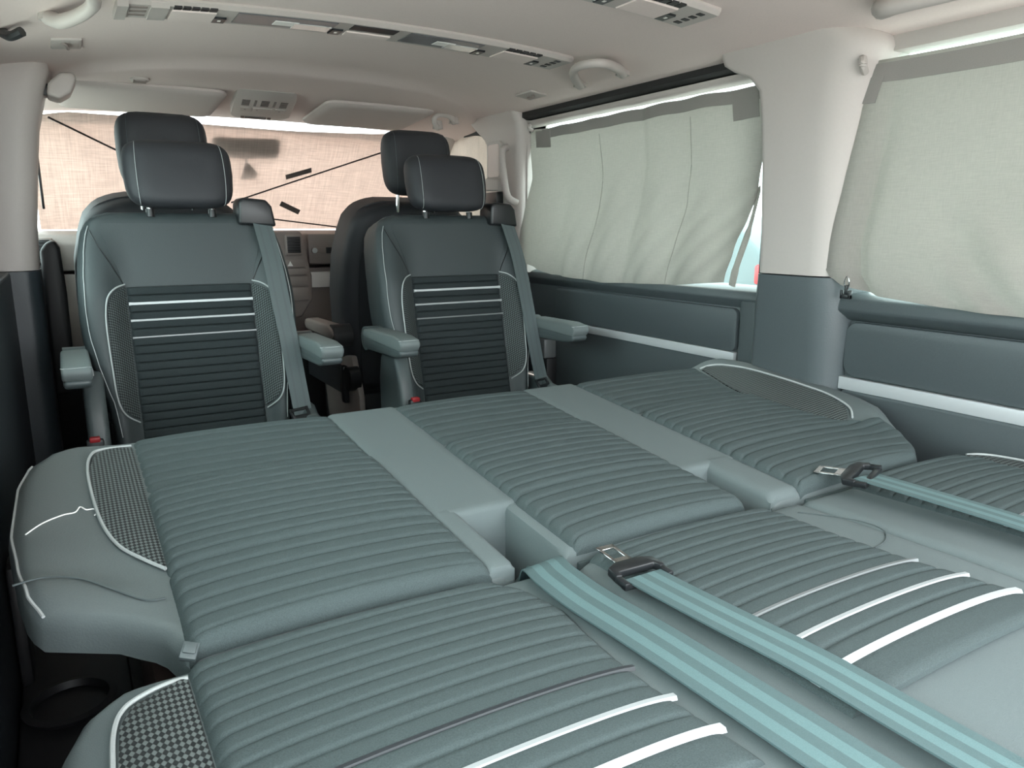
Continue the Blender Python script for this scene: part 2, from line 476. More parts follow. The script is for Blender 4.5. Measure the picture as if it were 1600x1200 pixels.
obj('upper_trim', *pillar([(.790, 1.285, 1.065, .786, .905, .02, .07), (.90, 1.288, 1.062, .785, .905, .02, .075), (1.05, 1.296, 1.055, .782, .905, .02, .085), (1.15, 1.305, 1.045, .78, .905, .02, .095),
     (1.215, 1.315, 1.03, .776, .905, .022, .10), (1.25, 1.345, 1.02, .772, .905, .022, .10), (1.268, 1.39, 1.015, .768, .905, .022, .10), (1.285, 1.415, 1.02, .762, .905, .02, .10), (1.300, 1.418, 1.03, .756, .905, .02, .10), (1.318, 1.415, 1.05, .75, .905, .02, .10)]), 'trim_light', cp)
obj('lower_trim', *pillar([(0, 1.30, 1.06, .80, .905, .02, .05), (.50, 1.30, 1.065, .795, .905, .02, .06), (.62, 1.297, 1.06, .790, .905, .02, .065), (.72, 1.29, 1.055, .784, .905, .02, .07), (.787, 1.287, 1.06, .783, .905, .02, .07)]), 'trim_dark', cp)
obj('curtain_hook', *merge(tube(smooth_path([(.80, 1.055, 1.243), (.79, 1.045, 1.238), (.785, 1.04, 1.225), (.80, 1.045, 1.215)]), .008)), 'trim_light', cp)
# ---- right B pillar with belt guide ------------------------------------------------------------
bp = thing('trim_2', (.86, 2.55, 0), 'light grey pillar trim beside the right passenger seats', 'pillar'); bp['kind'] = 'structure'
obj('upper_trim', *pillar([(.74, 2.56, 2.42, .79, .905, .03, .03), (.95, 2.57, 2.41, .79, .905, .03, .03), (1.15, 2.62, 2.41, .785, .905, .03, .03), (1.23, 2.68, 2.40, .78, .905, .03, .03), (1.27, 2.74, 2.40, .775, .905, .03, .03), (1.31, 2.78, 2.41, .76, .905, .03, .03)]), 'trim_light', bp)
obj('lower_trim', *pillar([(0, 2.60, 2.44, .79, .905, .03, .03), (.74, 2.57, 2.43, .79, .905, .03, .03)]), 'trim_dark', bp)
bg = obj('belt_guide', *prism(rrect(2.515, 2.63, 1.04, 1.215, .02), 'x', .772, .80, .006), 'trim_light', bp)
obj('guide_slot', *prism(rrect(2.53, 2.615, 1.085, 1.205, .012), 'x', .7695, .78, .002), 'headliner', bg)
obj('guide_shell', *prism([(2.51, 1.03), (2.635, 1.035), (2.635, 1.07), (2.60, 1.085), (2.51, 1.075)], 'x', .755, .79, .008, 3), 'trim_light', bg)
gh = obj('grip', *tube(smooth_path([(.79, 2.49, 1.19), (.755, 2.475, 1.17), (.748, 2.455, 1.09), (.75, 2.43, 1.01), (.785, 2.42, .985)]), .013, 10), 'trim_light', bp)
obj('shoulder_anchor', *rbox(.76, .80, 2.53, 2.63, .985, 1.03, .006), 'plastic_black', bp)
# ---- front right door + A pillars + windscreen --------------------------------------------------
fd = thing('door_2', (.87, 2.95, 0), 'front passenger door beyond the right pillar', 'door'); fd['kind'] = 'structure'
obj('lower_panel', *rbox(.85, .905, 2.56, 3.60, 0, .80, .006), 'trim_dark', fd)
obj('upper_frame', *tube(smooth_path([(.86, 2.66, 1.10), (.858, 2.70, 1.20), (.85, 2.80, 1.272), (.85, 2.95, 1.285), (.85, 3.10, 1.27), (.86, 3.3, 1.09), (.87, 3.58, .80)]), .014, 8), 'rubber', fd)
V, F = prism([(2.60, .79), (3.58, .79), (3.3, 1.08), (3.10, 1.27), (2.60, 1.29)], 'x', .872, .878)
struct(obj('window_3', V, F, 'glass_green', smooth=False), 'front passenger door window behind the curtain', 'window')
ws_bot, ws_top = (3.62, .86), (3.17, 1.345)
V = []; F = []
for i in range(17):
    x = -.80 + 1.66 * i / 16; b = .10 * ((x - CX) / .83) ** 2
    for (y, z) in (ws_bot, ws_top, (ws_top[0] + .006, ws_top[1] + .006), (ws_bot[0] + .006, ws_bot[1] + .006)): V.append((x, y - b, z))
for i in range(16):
    for k in range(4): F.append([i * 4 + k, i * 4 + (k + 1) % 4, (i + 1) * 4 + (k + 1) % 4, (i + 1) * 4 + k])
struct(obj('window_4', V, F, 'glass_clear'), 'windscreen behind the front curtain', 'window')
def a_pillar(name, sg, label):
    x0 = CX + sg * .80
    Vt, Ft = tube([(x0 - sg * .01, 3.02, 1.36), (x0, 3.10, 1.285), (x0 + sg * .015, 3.22, 1.15), (x0 + sg * .03, 3.38, .98), (x0 + sg * .05, 3.52, .84)], [.06, .05, .045, .045, .045], 10)
    struct(obj(name, Vt, Ft, 'trim_light'), label, 'pillar')
a_pillar('trim_3', 1, 'beige windscreen pillar at the front passenger side'); a_pillar('trim_4', -1, 'beige windscreen pillar at the driver side')
V, F = rbox(-.80, .86, 3.07, 3.20, 1.318, 1.37, .008)
struct(obj('trim_5', V, F, 'headliner'), 'beige header trim above the windscreen', 'trim')
# ---- left side ----------------------------------------------------------------------------------
wl = thing('wall_left', (-.83, .9, 0), 'shade-darkened lower side panel along the left of the cabin', 'wall'); wl['kind'] = 'structure'
obj('lower_panel', *rbox(-.86, XL, -.12, 2.62, 0, .783, .006), 'trim_dark_shaded', wl)
obj('window_frame', *rbox(-.86, -.79, -.12, 2.40, 1.235, 1.33, .012), 'trim_light', wl)
obj('window_post', *rbox(-.86, -.80, .98, 1.20, .74, 1.25, .012), 'trim_light', wl)
V, F = rbox(-.848, -.842, -.10, 2.40, .72, 1.25, 0)
struct(obj('window_5', V, F, 'glass_green', smooth=False), 'tinted glass in the left side of the van', 'window')
obj('black_border', *rbox(-.842, -.836, 2.12, 2.40, .73, 1.25, 0), 'trim_black', wl)
lb = thing('trim_6', (-.80, 2.48, 0), 'pale pillar trim at the left edge beside the driver seat', 'pillar'); lb['kind'] = 'structure'
obj('upper_trim', *pillar([(.785, 2.58, 2.38, -.735, -.86, .03, .05), (.90, 2.58, 2.38, -.728, -.86, .03, .05), (1.05, 2.585, 2.38, -.71, -.86, .03, .05), (1.16, 2.60, 2.38, -.695, -.86, .03, .05), (1.25, 2.63, 2.375, -.672, -.86, .03, .05), (1.30, 2.66, 2.37, -.655, -.86, .03, .05), (1.335, 2.68, 2.38, -.66, -.86, .03, .05)]), 'trim_light', lb)
obj('lower_trim', *pillar([(0, 2.58, 2.36, -.735, -.86, .03, .04), (.783, 2.585, 2.375, -.733, -.86, .03, .04)]), 'trim_dark_shaded', lb)
obj('belt_slot', *rbox(-.712, -.705, 2.60, 2.625, .95, 1.16, .003), 'plastic_black', lb)
ld = thing('door_3', (-.83, 3.0, 0), 'driver door beyond the left pillar', 'door'); ld['kind'] = 'structure'
obj('lower_panel', *rbox(-.86, -.80, 2.60, 3.60, 0, .80, .006), 'trim_dark', ld)
V, F = prism([(2.60, .79), (3.58, .79), (3.3, 1.08), (3.10, 1.27), (2.60, 1.29)], 'x', -.848, -.842)
struct(obj('window_6', V, F, 'glass_green', smooth=False), 'driver door window glass', 'window')
# front bulkhead under the dash
V, F = rbox(-.86, .905, 3.60, 3.66, 0, .86, 0)
struct(obj('wall_front', V, F, 'trim_black', smooth=False), 'dark footwell bulkhead below the windscreen', 'wall')

# =================================================================================================
# REAR BENCH folded flat
# =================================================================================================
bench = thing('rear_bench', (CX, .75, 0), 'grey three-seat rear bench folded flat into a bed', 'bench seat')
def Zb(x, y): return .48 + (y - .74) * .088
def MB(x, y, w): return (x, y, Zb(x, y) + w)
obj('base', *rbox(-.62, .66, .30, 1.28, .0, .36, .02), 'plastic_black', bench)
obj('side_box', *rbox(-.64, -.60, .30, 1.20, .0, .38, .01), 'brown', bench)
YF = 1.405; YB = .748
xL = interp([(1.405, -.68), (1.37, -.735), (1.32, -.762), (1.25, -.775), (1.1, -.778), (1.0, -.768), (.92, -.756), (.885, -.742), (.868, -.71), (.84, -.665), (.80, -.63), (.748, -.612)])
xR = interp([(1.405, .73), (1.37, .785), (1.32, .812), (1.25, .825), (1.1, .826), (1.0, .816), (.93, .79), (.87, .755), (.82, .715), (.78, .67), (.748, .62)])
def wr_(x, v):   # wrinkled outer bolster, falling away to the side
    q = min(1, max(0, (abs(x - CX) - .635) / .125)); d = (.030 if x > 0 else .008) * q * q * (3 - 2 * q) * min(1, max(0, (v - .80) / .12))
    e = max(0, abs(x - CX) - .775); d -= e * e * 10
    if x < -.63 and v < 1.0: d += .005 * math.sin(55 * (v + .6 * x)) * min(1, (1.0 - v) / .06) * min(1, (-.63 - x) / .03)
    return d
lc = obj('seat_cushion', *pad(MB, xL, const(-.232), YB, YF, .018, .042, 34, 40, extra=wr_), 'leather', bench)
cc = obj('seat_cushion', *pad(MB, const(-.152), const(.186), YB, YF, .010, .12, 20, 30), 'smooth_cloth', bench)
rc = obj('seat_cushion', *pad(MB, const(.246), xR, YB, YF, .018, .055, 34, 40, extra=wr_), 'leather', bench)
def dv(x, v): return .004
obj('divider_panel', *pad(MB, const(-.268), const(-.128), .905, YF - .004, .008, .115, 12, 26, extra=dv), 'smooth_cloth', bench)
obj('divider_panel', *pad(MB, const(.178), const(.318), .888, YF - .004, .008, .115, 12, 26, extra=dv), 'smooth_cloth', bench)
obj('divider_end', *pad(MB, const(-.266), const(-.229), YB + .002, .93, .007, .11, 8, 14, extra=dv), 'smooth_cloth', bench)
obj('divider_end', *pad(MB, const(.244), const(.318), YB + .002, .92, .014, .11, 10, 16, extra=lambda x, v: .004), 'smooth_cloth', bench)
SE = [1.392, 1.365, 1.333, 1.298, 1.262, 1.229, 1.197, 1.165] + [1.165 - .025 * i for i in range(1, 11)] + [.915 - .0295 * i for i in range(1, 6)] + [.7484]
fdrop = lambda y: arc_drop(min(y - YB, YF - y), .016)
def crownM(x0, x1, a=.006):
    def M(x, y, w): return MB(x, y, w + a * (1 - (2 * (x - x0) / (x1 - x0) - 1) ** 2) * (1 if y < 1.165 else .4) - .006 * min(1, max(0, (y - 1.150) / .025)))
    return M
obj('rib_panel', *ribs(crownM(-.612, -.262), const(-.612), const(-.262), SE, .0040, .008, 28, 6, bend=.010, dropf=fdrop, groove=1.165), 'rib_cloth', lc)
obj('rib_panel', *ribs(crownM(-.137, .186), const(-.137), const(.186), SE, .0040, .008, 28, 6, bend=.010, dropf=fdrop, groove=1.165), 'rib_cloth', cc)
xr3 = interp([(1.40, .70), (1.34, .688), (1.19, .648), (1.06, .648), (.95, .672), (.925, .70), (.90, .742), (.85, .728), (.80, .69), (.76, .64), (.74, .62)])
def M3(x, y, w):
    p = crownM(.312, .66)(min(x, .655), y, w); return (x, p[1], p[2] + wr_(x, y) * .8)
obj('rib_panel', *ribs(M3, const(.312), xr3, SE, .0040, .008, 32, 6, bend=.010, dropf=fdrop, groove=1.165), 'rib_cloth', rc)
for a, b, par in ((-.608, -.268, lc), (-.134, .182, cc), (.322, .62, rc)):
    obj('rear_panel', *rbox(a, b, .7425, .7495, .365, .464, .003), 'rib_cloth', par)
# net side pads with pale piping
xm1 = interp([(1.355, -.655), (1.335, -.668), (1.27, -.678), (1.15, -.675), (1.06, -.667), (1.0, -.654), (.96, -.632), (.926, -.614)])
obj('net_panel', *patch(lambda x, y, w: MB(x, y, w + wr_(x, y)), xm1, const(-.610), .926, 1.358, .003, 10, 30), 'net', lc)
Mw = lambda x, y, w: MB(x, y, w + wr_(x, y))
obj('piping', *tube(on(Mw, [(-.612, 1.366), (-.655, 1.360), (-.672, 1.338), (-.680, 1.27), (-.677, 1.15), (-.669, 1.06), (-.655, .998), (-.633, .956), (-.612, .922)], .004), .0023, 6), 'piping', lc)
def ML(x, y, w): return MB(x, y, w)
obj('edge_piping', *tube([Mw(xL(y) + .005, y, -.0042) for y in [1.33 - .445 * i / 40 for i in range(41)]], .0019, 6), 'piping', lc)
xm2 = interp([(1.355, .715), (1.33, .732), (1.27, .750), (1.19, .757), (1.10, .757), (1.03, .752), (.97, .732), (.94, .70), (.932, .685)])
xm2a = interp([(1.36, .695), (1.19, .650), (1.06, .650), (.95, .674), (.932, .682)])
obj('net_panel', *patch(Mw, xm2a, xm2, .932, 1.358, .003, 10, 30), 'net', rc)
obj('piping', *tube(on(Mw, [(.695, 1.366), (.72, 1.357), (.738, 1.33), (.754, 1.27), (.760, 1.19), (.760, 1.10), (.755, 1.03), (.735, .965), (.705, .934)], .004), .0023, 6), 'piping', rc)
obj('loose_patch', *tube(on(Mw, [(-.620, .86), (-.64, .862), (-.67, .89), (-.70, .93), (-.735, .945), (-.765, .94)], .002), .0012, 5), 'plastic_grey', lc)
# --- folded backrests
BT = .735
def Zk(x, y): return .468 + .012 * math.exp(-((y - .45) / .25) ** 2)
def MK(x, y, w): return (x, y, Zk(x, y) + w)
kL = interp([(-.10, -.735), (.60, -.732), (.66, -.728), (.70, -.712), (.72, -.69), (.737, -.66), (.739, -.64)])
def kw(x, v): return -.012 * min(1, max(0, -.67 - x) / .06) ** 2 + (-.006 if -.20 < x < -.16 else 0)
bl = obj('backrest', *pad(MK, kL, const(-.172), -.08, .739, .016, .11, 34, 36, extra=kw), 'smooth_cloth', bench)
kC = interp([(-.10, -.168), (.69, -.168), (.715, -.160), (.737, -.13)])
bc = obj('backrest', *pad(MK, kC, const(.292), -.08, .737, .016, .11, 26, 30), 'smooth_cloth', bench)
kR = interp([(-.10, .82), (.60, .82), (.68, .81), (.72, .785), (.739, .74)])
br = obj('backrest', *pad(MK, const(.296), kR, -.08, .739, .016, .11, 30, 30), 'smooth_cloth', bench)
SK = [.7365] + [.715 - .0236 * i for i in range(0, 8)] + [.524, .497, .470, .443, .418, .392, .345]
kdrop = lambda y: arc_drop(.739 - y, .016)
def crK(x0, x1, a=.006):
    def M(x, y, w): return MK(x, y, w + a * (1 - (2 * (x - x0) / (x1 - x0) - 1) ** 2))
    return M
def back_panel(par, x0, x1, stripes):
    x0f = x0 if callable(x0) else const(x0); x1f = x1 if callable(x1) else const(x1)
    M = crK(x0f(.5), x1f(.5))
    obj('rib_panel', *ribs(M, x0f, x1f, SK, .0038, .006, 28, 6, bend=.008, dropf=kdrop), 'rib_cloth', par)
    for (y, wd, mm) in stripes:
        a, b = x0f(y) + .004, x1f(y) - .002
        V, F = [], []
        for i in range(25):
            x = a + (b - a) * i / 24; d = min(x - a, b - x); yb = y - .0055 * math.exp(-d / .03)
            for (dy, w) in ((-wd, .006), (-wd * .6, .0098), (wd * .6, .0098), (wd, .006)): V.append(M(x, yb + dy, w + .001))
        for i in range(24):
            for k in range(4): F.append([i * 4 + k, i * 4 + (k + 1) % 4, (i + 1) * 4 + (k + 1) % 4, (i + 1) * 4 + k])
        F.append([3, 2, 1, 0]); F.append([96, 97, 98, 99])
        tag(obj('stripe', V, F, mm, par), 'silver woven stripe')
xkr = interp([(.345, -.236), (.47, -.250), (.52, -.250), (.57, -.245), (.634, -.235), (.69, -.243), (.737, -.272)])
back_panel(bl, -.617, xkr, ((.497, .0035, 'stripe_black'), (.443, .0040, 'silver_mid'), (.392, .0055, 'silver')))
xcr = interp([(.345, .245), (.39, .240), (.44, .226), (.50, .210), (.60, .205), (.70, .212), (.737, .205)])
back_panel(bc, -.128, xcr, ((.497, .0030, 'silver_dim'), (.443, .0040, 'silver_mid'), (.392, .0055, 'silver')))
xrr = interp([(.345, .74), (.60, .738), (.66, .742), (.70, .76), (.737, .735)])
back_panel(br, .418, xrr, ((.497, .0030, 'silver_dim'), (.443, .0040, 'silver_mid'), (.392, .0055, 'silver')))
xn = interp([(.30, -.690), (.60, -.684), (.66, -.680), (.69, -.670), (.704, -.650), (.709, -.632)])
Mk2 = lambda x, y, w: MK(x, y, w + kw(x, y))
obj('net_panel', *patch(Mk2, xn, const(-.618), .30, .709, .003, 10, 26), 'net', bl)
obj('piping', *tube(on(Mk2, [(-.618, .712), (-.634, .712), (-.655, .705), (-.674, .690), (-.684, .66), (-.688, .60), (-.692, .45), (-.694, .30)], .004), .0023, 6), 'piping', bl)
obj('edge_piping', *tube([Mk2(kL(y) + .004, y, -.014) for y in [.66 - .36 * i / 12 for i in range(13)]], .0018, 6), 'piping', bl)
xn2 = interp([(.30, .79), (.60, .80), (.66, .798), (.70, .787), (.72, .765)])
obj('net_panel', *patch(MK, xrr, xn2, .30, .722, .003, 8, 24), 'net', br)
obj('piping', *tube(on(MK, [(.760, .727), (.785, .714), (.800, .68), (.804, .60), (.80, .45), (.79, .30)], .004), .0023, 6), 'piping', br)
obj('centre_pad_seam', *tube(on(MK, [(.215, .552), (.250, .560), (.283, .585), (.288, .62), (.272, .66), (.245, .70)], .0012), .0009, 5), 'plastic_grey', bc)
obj('label_tab', *xform(rbox(-.008, .008, -.009, .009, -.004, .004, .0015), Matrix.Translation((-.612, .738, .488)) @ Matrix.Rotation(R(35), 4, 'X') @ Matrix.Rotation(R(-25), 4, 'Z')), 'plastic_grey', bl)
obj('tab_clip', *xform(rbox(-.006, .006, -.004, .006, .004, .006, .0008), Matrix.Translation((-.612, .738, .488)) @ Matrix.Rotation(R(35), 4, 'X') @ Matrix.Rotation(R(-25), 4, 'Z')), 'plastic_grey', bl)
# buckle well in the notches
obj('buckle', *rbox(-.222, -.165, .80, .89, .34, .405, .01), 'plastic_black', bench)
obj('buckle', *rbox(.19, .24, .78, .86, .34, .40, .01), 'plastic_black', bench)
obj('hinge_cover', *rbox(-.60, .70, .70, .78, .30, .36, .01), 'plastic_black', bench)

# ---- belts lying on the bench -------------------------------------------------------------------
def tongue(par, M, bridge=True):
    """metal latch plate with dark plastic grip; local +y points to the free end"""
    Vf, Ff = prism(rrect(-.013, .013, .012, .062, .003), 'z', -.001, .001)
    bm = []
    for (a, b, c, d) in ((-.013, -.008, .010, .062), (.008, .013, .010, .062), (-.013, .013, .054, .063), (-.013, .013, .010, .030)):
        bm.append(rbox(a, b, c, d, -.0012, .0012, .0006, 1))
    obj('latch_plate', *xform(merge(*bm), M), 'chrome', par)
    g = merge(prism([(-.036, -.012), (-.034, .008), (-.018, .016), (.018, .016), (.034, .008), (.036, -.012), (.028, -.014), (.026, -.004), (-.026, -.004), (-.028, -.014)], 'z', -.005, .006, .002),
              rbox(-.036, .036, -.030, -.020, -.006, .001, .002), rbox(-.036, -.028, -.03, -.008, -.005, .004, .002), rbox(.028, .036, -.03, -.008, -.005, .004, .002))
    tag(obj('grip', *xform(g, M), 'plastic_black', par), 'black plastic belt tongue grip')
def belt(name, label, path, hw, mats=('belt_dark', 'belt_light'), light=(2, 3, 6, 7), cols=10, tng=None, thick=.002, wv=None):
    t = thing(name, tuple(path[0]), label, 'seat belt', 'belts lying across the folded bench')
    sp = smooth_path(path, 8)
    hv = []
    for i in range(len(sp)):
        s = i / (len(sp) - 1)
        hv.append(wv(s) if wv else Vector((hw, 0, 0)))
    V, F, fm = ribbon(sp, hv, thick, cols, light)
    obj('webbing', V, F, None, t, mats=list(mats), fm=fm)
    if tng is not None: tongue(t, tng)
    return t
def w1(s):
    if s < .22:
        a = (1 - s / .22); return Vector((.031 - .010 * a, .004, .014 * a))
    return Vector((.031, .004, 0))
belt('seat_belt', 'pale teal seat belt emerging from the notch between the left and centre cushions', [(-.190, .81, .425), (-.193, .765, .452), (-.200, .733, .484), (-.208, .69, .4885), (-.210, .62, .489), (-.206, .52, .492), (-.200, .39, .492), (-.192, .28, .489), (-.18, .10, .484), (-.17, -.06, .48)], .031, wv=w1)
T2 = Matrix.Translation((-.127, .640, .497)) @ Matrix.Rotation(R(-2), 4, 'Z') @ Matrix.Rotation(R(4), 4, 'X')
belt('seat_belt', 'pale teal seat belt with black tongue lying over the centre backrest', [(-.127, .624, .496), (-.126, .58, .497), (-.122, .50, .499), (-.112, .40, .4985), (-.108, .30, .496), (-.10, .10, .492), (-.09, -.06, .488)], .027, tng=T2)
T3 = Matrix.Translation((.388, .706, .508)) @ Matrix.Rotation(R(14), 4, 'Z') @ Matrix.Rotation(R(-6), 4, 'X') @ Matrix.Rotation(R(-12), 4, 'Y')
belt('seat_belt', 'narrow-looking teal seat belt with metal tongue beside the right window seat', [(.392, .692, .508), (.394, .65, .508), (.397, .56, .508), (.400, .46, .507), (.402, .30, .502), (.41, .10, .490), (.41, -.06, .487)], .027, tng=T3)
th = obj('loose_thread', *tube(smooth_path([Mw(-.756, 1.075, .0015), Mw(-.738, 1.10, .0015), Mw(-.715, 1.117, .0015), Mw(-.700, 1.122, .0015), Mw(-.694, 1.137, .002), Mw(-.687, 1.127, .0015), Mw(-.678, 1.126, .002), Mw(-.674, 1.116, .0015), Mw(-.678, 1.106, .0015)]), .0010, 5), 'thread')
tag(th, 'white loose thread lying on the grey left bolster of the bench', 'thread')

# ---- storage ledge with cup holder in the dark left corner ---------------------------------------
lg = thing('side_storage', (-.715, 1.10, 0), 'dark plastic side ledge with round cup holder at lower left', 'storage ledge')
obj('ledge', *rbox(-.797, -.655, .50, 1.42, 0, .235, .01), 'trim_black', lg)
Vc, Fc = [], []
for (r_, z) in ((.055, .236), (.060, .244), (.050, .246), (.046, .236), (.046, .2365)):
    for k in range(28): a = 2 * math.pi * k / 28; Vc.append((-.735 + r_ * math.cos(a), 1.13 + r_ * math.sin(a), z))
for j in range(4):
    for k in range(28): Fc.append([j * 28 + k, j * 28 + (k + 1) % 28, (j + 1) * 28 + (k + 1) % 28, (j + 1) * 28 + k])
obj('cup_holder_rim', Vc, Fc, 'trim_black', lg)
obj('upright_edge', *rbox(-.797, -.78, 1.22, 1.28, .2, .42, .006), 'trim_black', lg)

# =================================================================================================
# SWIVEL SEATS (second row, facing the camera)
# =================================================================================================
def back_frame(cx, y0, z0, tilt):
    D = Vector((0, math.sin(tilt), math.cos(tilt))); Nn = Vector((0, -math.cos(tilt), math.sin(tilt)))
    def base(x, v):
        a = abs(x); b = 0
        if a > .15: b = .040 * math.sin(min(1, (a - .15) / .065) * math.pi / 2) ** 1.5
        if v > .34: b *= max(0, 1 - (v - .34) / .17)
        return b
    def M(x, v, w):
        return Vector((cx + x, y0, z0)) + D * v + Nn * (w + base(x, v))
    return M, D, Nn
def rounded_block(cx, cz, hx, hz, hy, y, tilt, px=5.0, pz=4.2, n=36, m=20, bulge=.15):
    """head restraint: superellipse face, pillow depth"""
    V, F = [], []
    for j in range(m + 1):
        a = -math.pi / 2 + math.pi * j / m; ca, sa = abs(math.cos(a)) ** .34, math.copysign(abs(math.sin(a)) ** .9, math.sin(a))
        for k in range(n):
            t = 2 * math.pi * k / n; c, s = math.cos(t), math.sin(t)
            ex = math.copysign(abs(c) ** (2 / px), c); ez = math.copysign(abs(s) ** (2 / pz), s)
            if s < 0: ex *= 1 - .04 * abs(ez)
            x = hx * ex * ca; z = hz * ez * ca; yy = hy * sa
            V.append(Vector((cx + x, y + yy + z * math.tan(tilt), cz + z)))
    for j in range(m):
        for k in range(n): F.append([j * n + k, j * n + (k + 1) % n, (j + 1) * n + (k + 1) % n, (j + 1) * n + k])
    return V, F
def swivel_seat(cx, label):
    t = thing('swivel_seat', (cx, 2.05, 0), label, 'car seat', 'second row swivel seats')
    tilt = math.atan2(.125, .57)
    M, D, Nn = back_frame(cx, 2.065, .40, tilt)
    half = interp([(-.10, .205), (.0, .216), (.06, .222), (.11, .236), (.17, .250), (.24, .262), (.30, .264), (.38, .260), (.45, .252), (.50, .242), (.53, .228), (.548, .206), (.556, .175)])
    b = obj('backrest', *pad(M, lambda v: -half(v), half, -.10, .556, .036, .13, 34, 44), 'leather_dark', t)
    # plain upper insert, fluted insert, silver stripes
    up = interp([(.356, .156), (.40, .166), (.45, .182), (.50, .198), (.53, .19)])
    obj('upper_insert', *patch(M, lambda v: -up(v), up, .358, .520, .0015, 16, 14, .003), 'leather_dark', b)
    zs = [.356]; 
    seams = [.356 - .0215 * i for i in range(0, 20)] + [-.09]
    rp = obj('rib_panel', *ribs(M, const(-.154), const(.154), seams, .0046, .005, 22, 6, edge=.010), 'rib_cloth_dark', b)
    for v, wd, mm in ((.3135, .0048, 'silver'), (.2705, .0038, 'silver_mid'), (.227, .0030, 'silver_dim')):
        V, F = [], []
        for i in range(21):
            x = -.152 + .304 * i / 20
            for (dv_, w) in ((-wd, .006), (-wd * .6, .0105), (wd * .6, .0105), (wd, .006)): V.append(M(x, v + dv_, w))
        for i in range(20):
            for k in range(4): F.append([i * 4 + k, i * 4 + (k + 1) % 4, (i + 1) * 4 + (k + 1) % 4, (i + 1) * 4 + k])
        F.append([3, 2, 1, 0]); F.append([80, 81, 82, 83])
        tag(obj('stripe', V, F, mm, rp), 'silver stripe')
    mo = interp([(.02, .158), (.04, .186), (.075, .200), (.15, .203), (.24, .205), (.29, .203), (.325, .196), (.345, .178), (.356, .160)])
    for s in (-1, 1):
        lo = (lambda v: .155) if s > 0 else (lambda v: -mo(v))
        hi = mo if s > 0 else (lambda v: -.155)
        obj('net_panel', *patch(M, lo, hi, .02, .356, .003, 8, 26), 'net_small', b)
        obj('piping', *tube(on(M, [(s * .156, .364), (s * .18, .352), (s * .199, .328), (s * .207, .29), (s * .209, .24), (s * .207, .15), (s * .203, .075), (s * .189, .035), (s * .158, .012)], .004), .0021, 6), 'piping', b)
        obj('seam', *tube([M(s * half(v) * .945, v, -.0035) for v in [-.02 + .535 * i / 24 for i in range(25)]], .0011, 5), 'piping', b)
        obj('seam', *tube(on(M, [(s * .222, .505), (s * .205, .46), (s * .185, .42), (s * .166, .38), (s * .158, .36)], .001), .0013, 5), 'plastic_black', b)
        # arm rest
        ax = cx + s * .284
        a = obj('armrest', *prism([(1.865, .574), (1.852, .566), (1.862, .552), (1.90, .545), (2.12, .540), (2.15, .555), (2.15, .580), (1.95, .580)], 'x', ax - .028, ax + .028, .008, 3), 'plastic_grey', t)
        obj('pad', *prism([(1.850, .580), (1.846, .591), (1.858, .602), (1.90, .608), (2.09, .606), (2.14, .600), (2.15, .585), (2.14, .574), (1.86, .567)], 'x', ax - .030, ax + .030, .009, 4), 'arm_top', a)
        obj('stitching', *tube(smooth_path([(ax - .030, 1.860, .599), (ax - .024, 1.856, .5985), (ax + .022, 1.856, .5985), (ax + .0295, 1.862, .595), (ax + .0310, 1.866, .577)]), .0010, 5), 'piping', a)
        obj('pivot', *xform(tube([(-.025, 0, 0), (.025, 0, 0)], .036, 20), Matrix.Translation((ax, 2.135, .572))), 'plastic_grey', a)
    # lower side covers
    for s in (-1, 1):
        ax = cx + s * .255
        pf = [(1.90, .0), (2.11, .0), (2.12, .45), (2.105, .52), (2.07, .555), (2.02, .560), (1.985, .535), (1.955, .46), (1.925, .35)]
        if s > 0: pf = [(y, min(z, .40 + .02 * (y > 2.0))) for y, z in pf if z != .52]
        obj('side_cover', *prism(pf, 'x', ax - .022, ax + .024, .014, 3), 'plastic_grey', t)
    bk = obj('buckle', *rbox(cx - .283, cx - .247, 1.864, 1.885, .30, .431, .006), 'plastic_black', t)
    tag(obj('button', *rbox(cx - .276, cx - .254, 1.862, 1.880, .425, .437, .003), 'red', bk), 'red buckle release button')
    obj('cushion', *pad(lambda x, y, w: (cx + x, y, .345 + w), const(-.24), const(.24), 1.60, 2.06, .04, .12, 16, 16), 'leather_dark', t)
    obj('pedestal', *rbox(cx - .21, cx + .21, 1.66, 2.02, 0, .25, .02), 'plastic_black', t)
    # head restraint
    h = obj('headrest', *rounded_block(cx + .003, 1.034, .134, .088, .055, 2.205, tilt), 'seat_back', t)
    for s in (-1, 1):
        pts = []
        for i in range(17):
            a = R(-80 + 160 * i / 16)
            pts.append((cx + .003 + s * (.100 + .006 * math.cos(a)), 2.205 + .080 * math.sin(a) * .22 - .0530 * (math.cos(a) ** .42) - .000, 1.034 + .080 * math.sin(a)))
        obj('headrest_seam', *tube(pts, .0008, 5), 'piping', h)
        obj('headrest_post', *tube([(cx + s * .076, 2.195, .90), (cx + s * .076, 2.20, 1.0)], .006, 10), 'chrome', t)
        obj('post_collar', *tube([(cx + s * .076, 2.188, .925), (cx + s * .076, 2.19, .945)], .010, 12), 'plastic_black', t)
    # belt outlet and belt at the outer shoulder
    o = obj('belt_outlet', *prism([(cx + .136, .905), (cx + .138, .966), (cx + .148, .978), (cx + .212, .972), (cx + .226, .955), (cx + .236, .90)], 'y', 2.150, 2.235, .008, 3), 'plastic_black', t)
    path = [M(.196, .545, .012), M(.198, .52, .020), M(.202, .47, .026), M(.207, .40, .026), M(.214, .30, .018), M(.225, .20, .014), M(.233, .08, .016), M(.236, .02, .022), M(.238, -.035, .03)]
    sp = smooth_path(path, 6)
    V, F, fm = ribbon(sp, [Vector((.0255, .004, 0))] * len(sp), .002, 9, (2, 6))
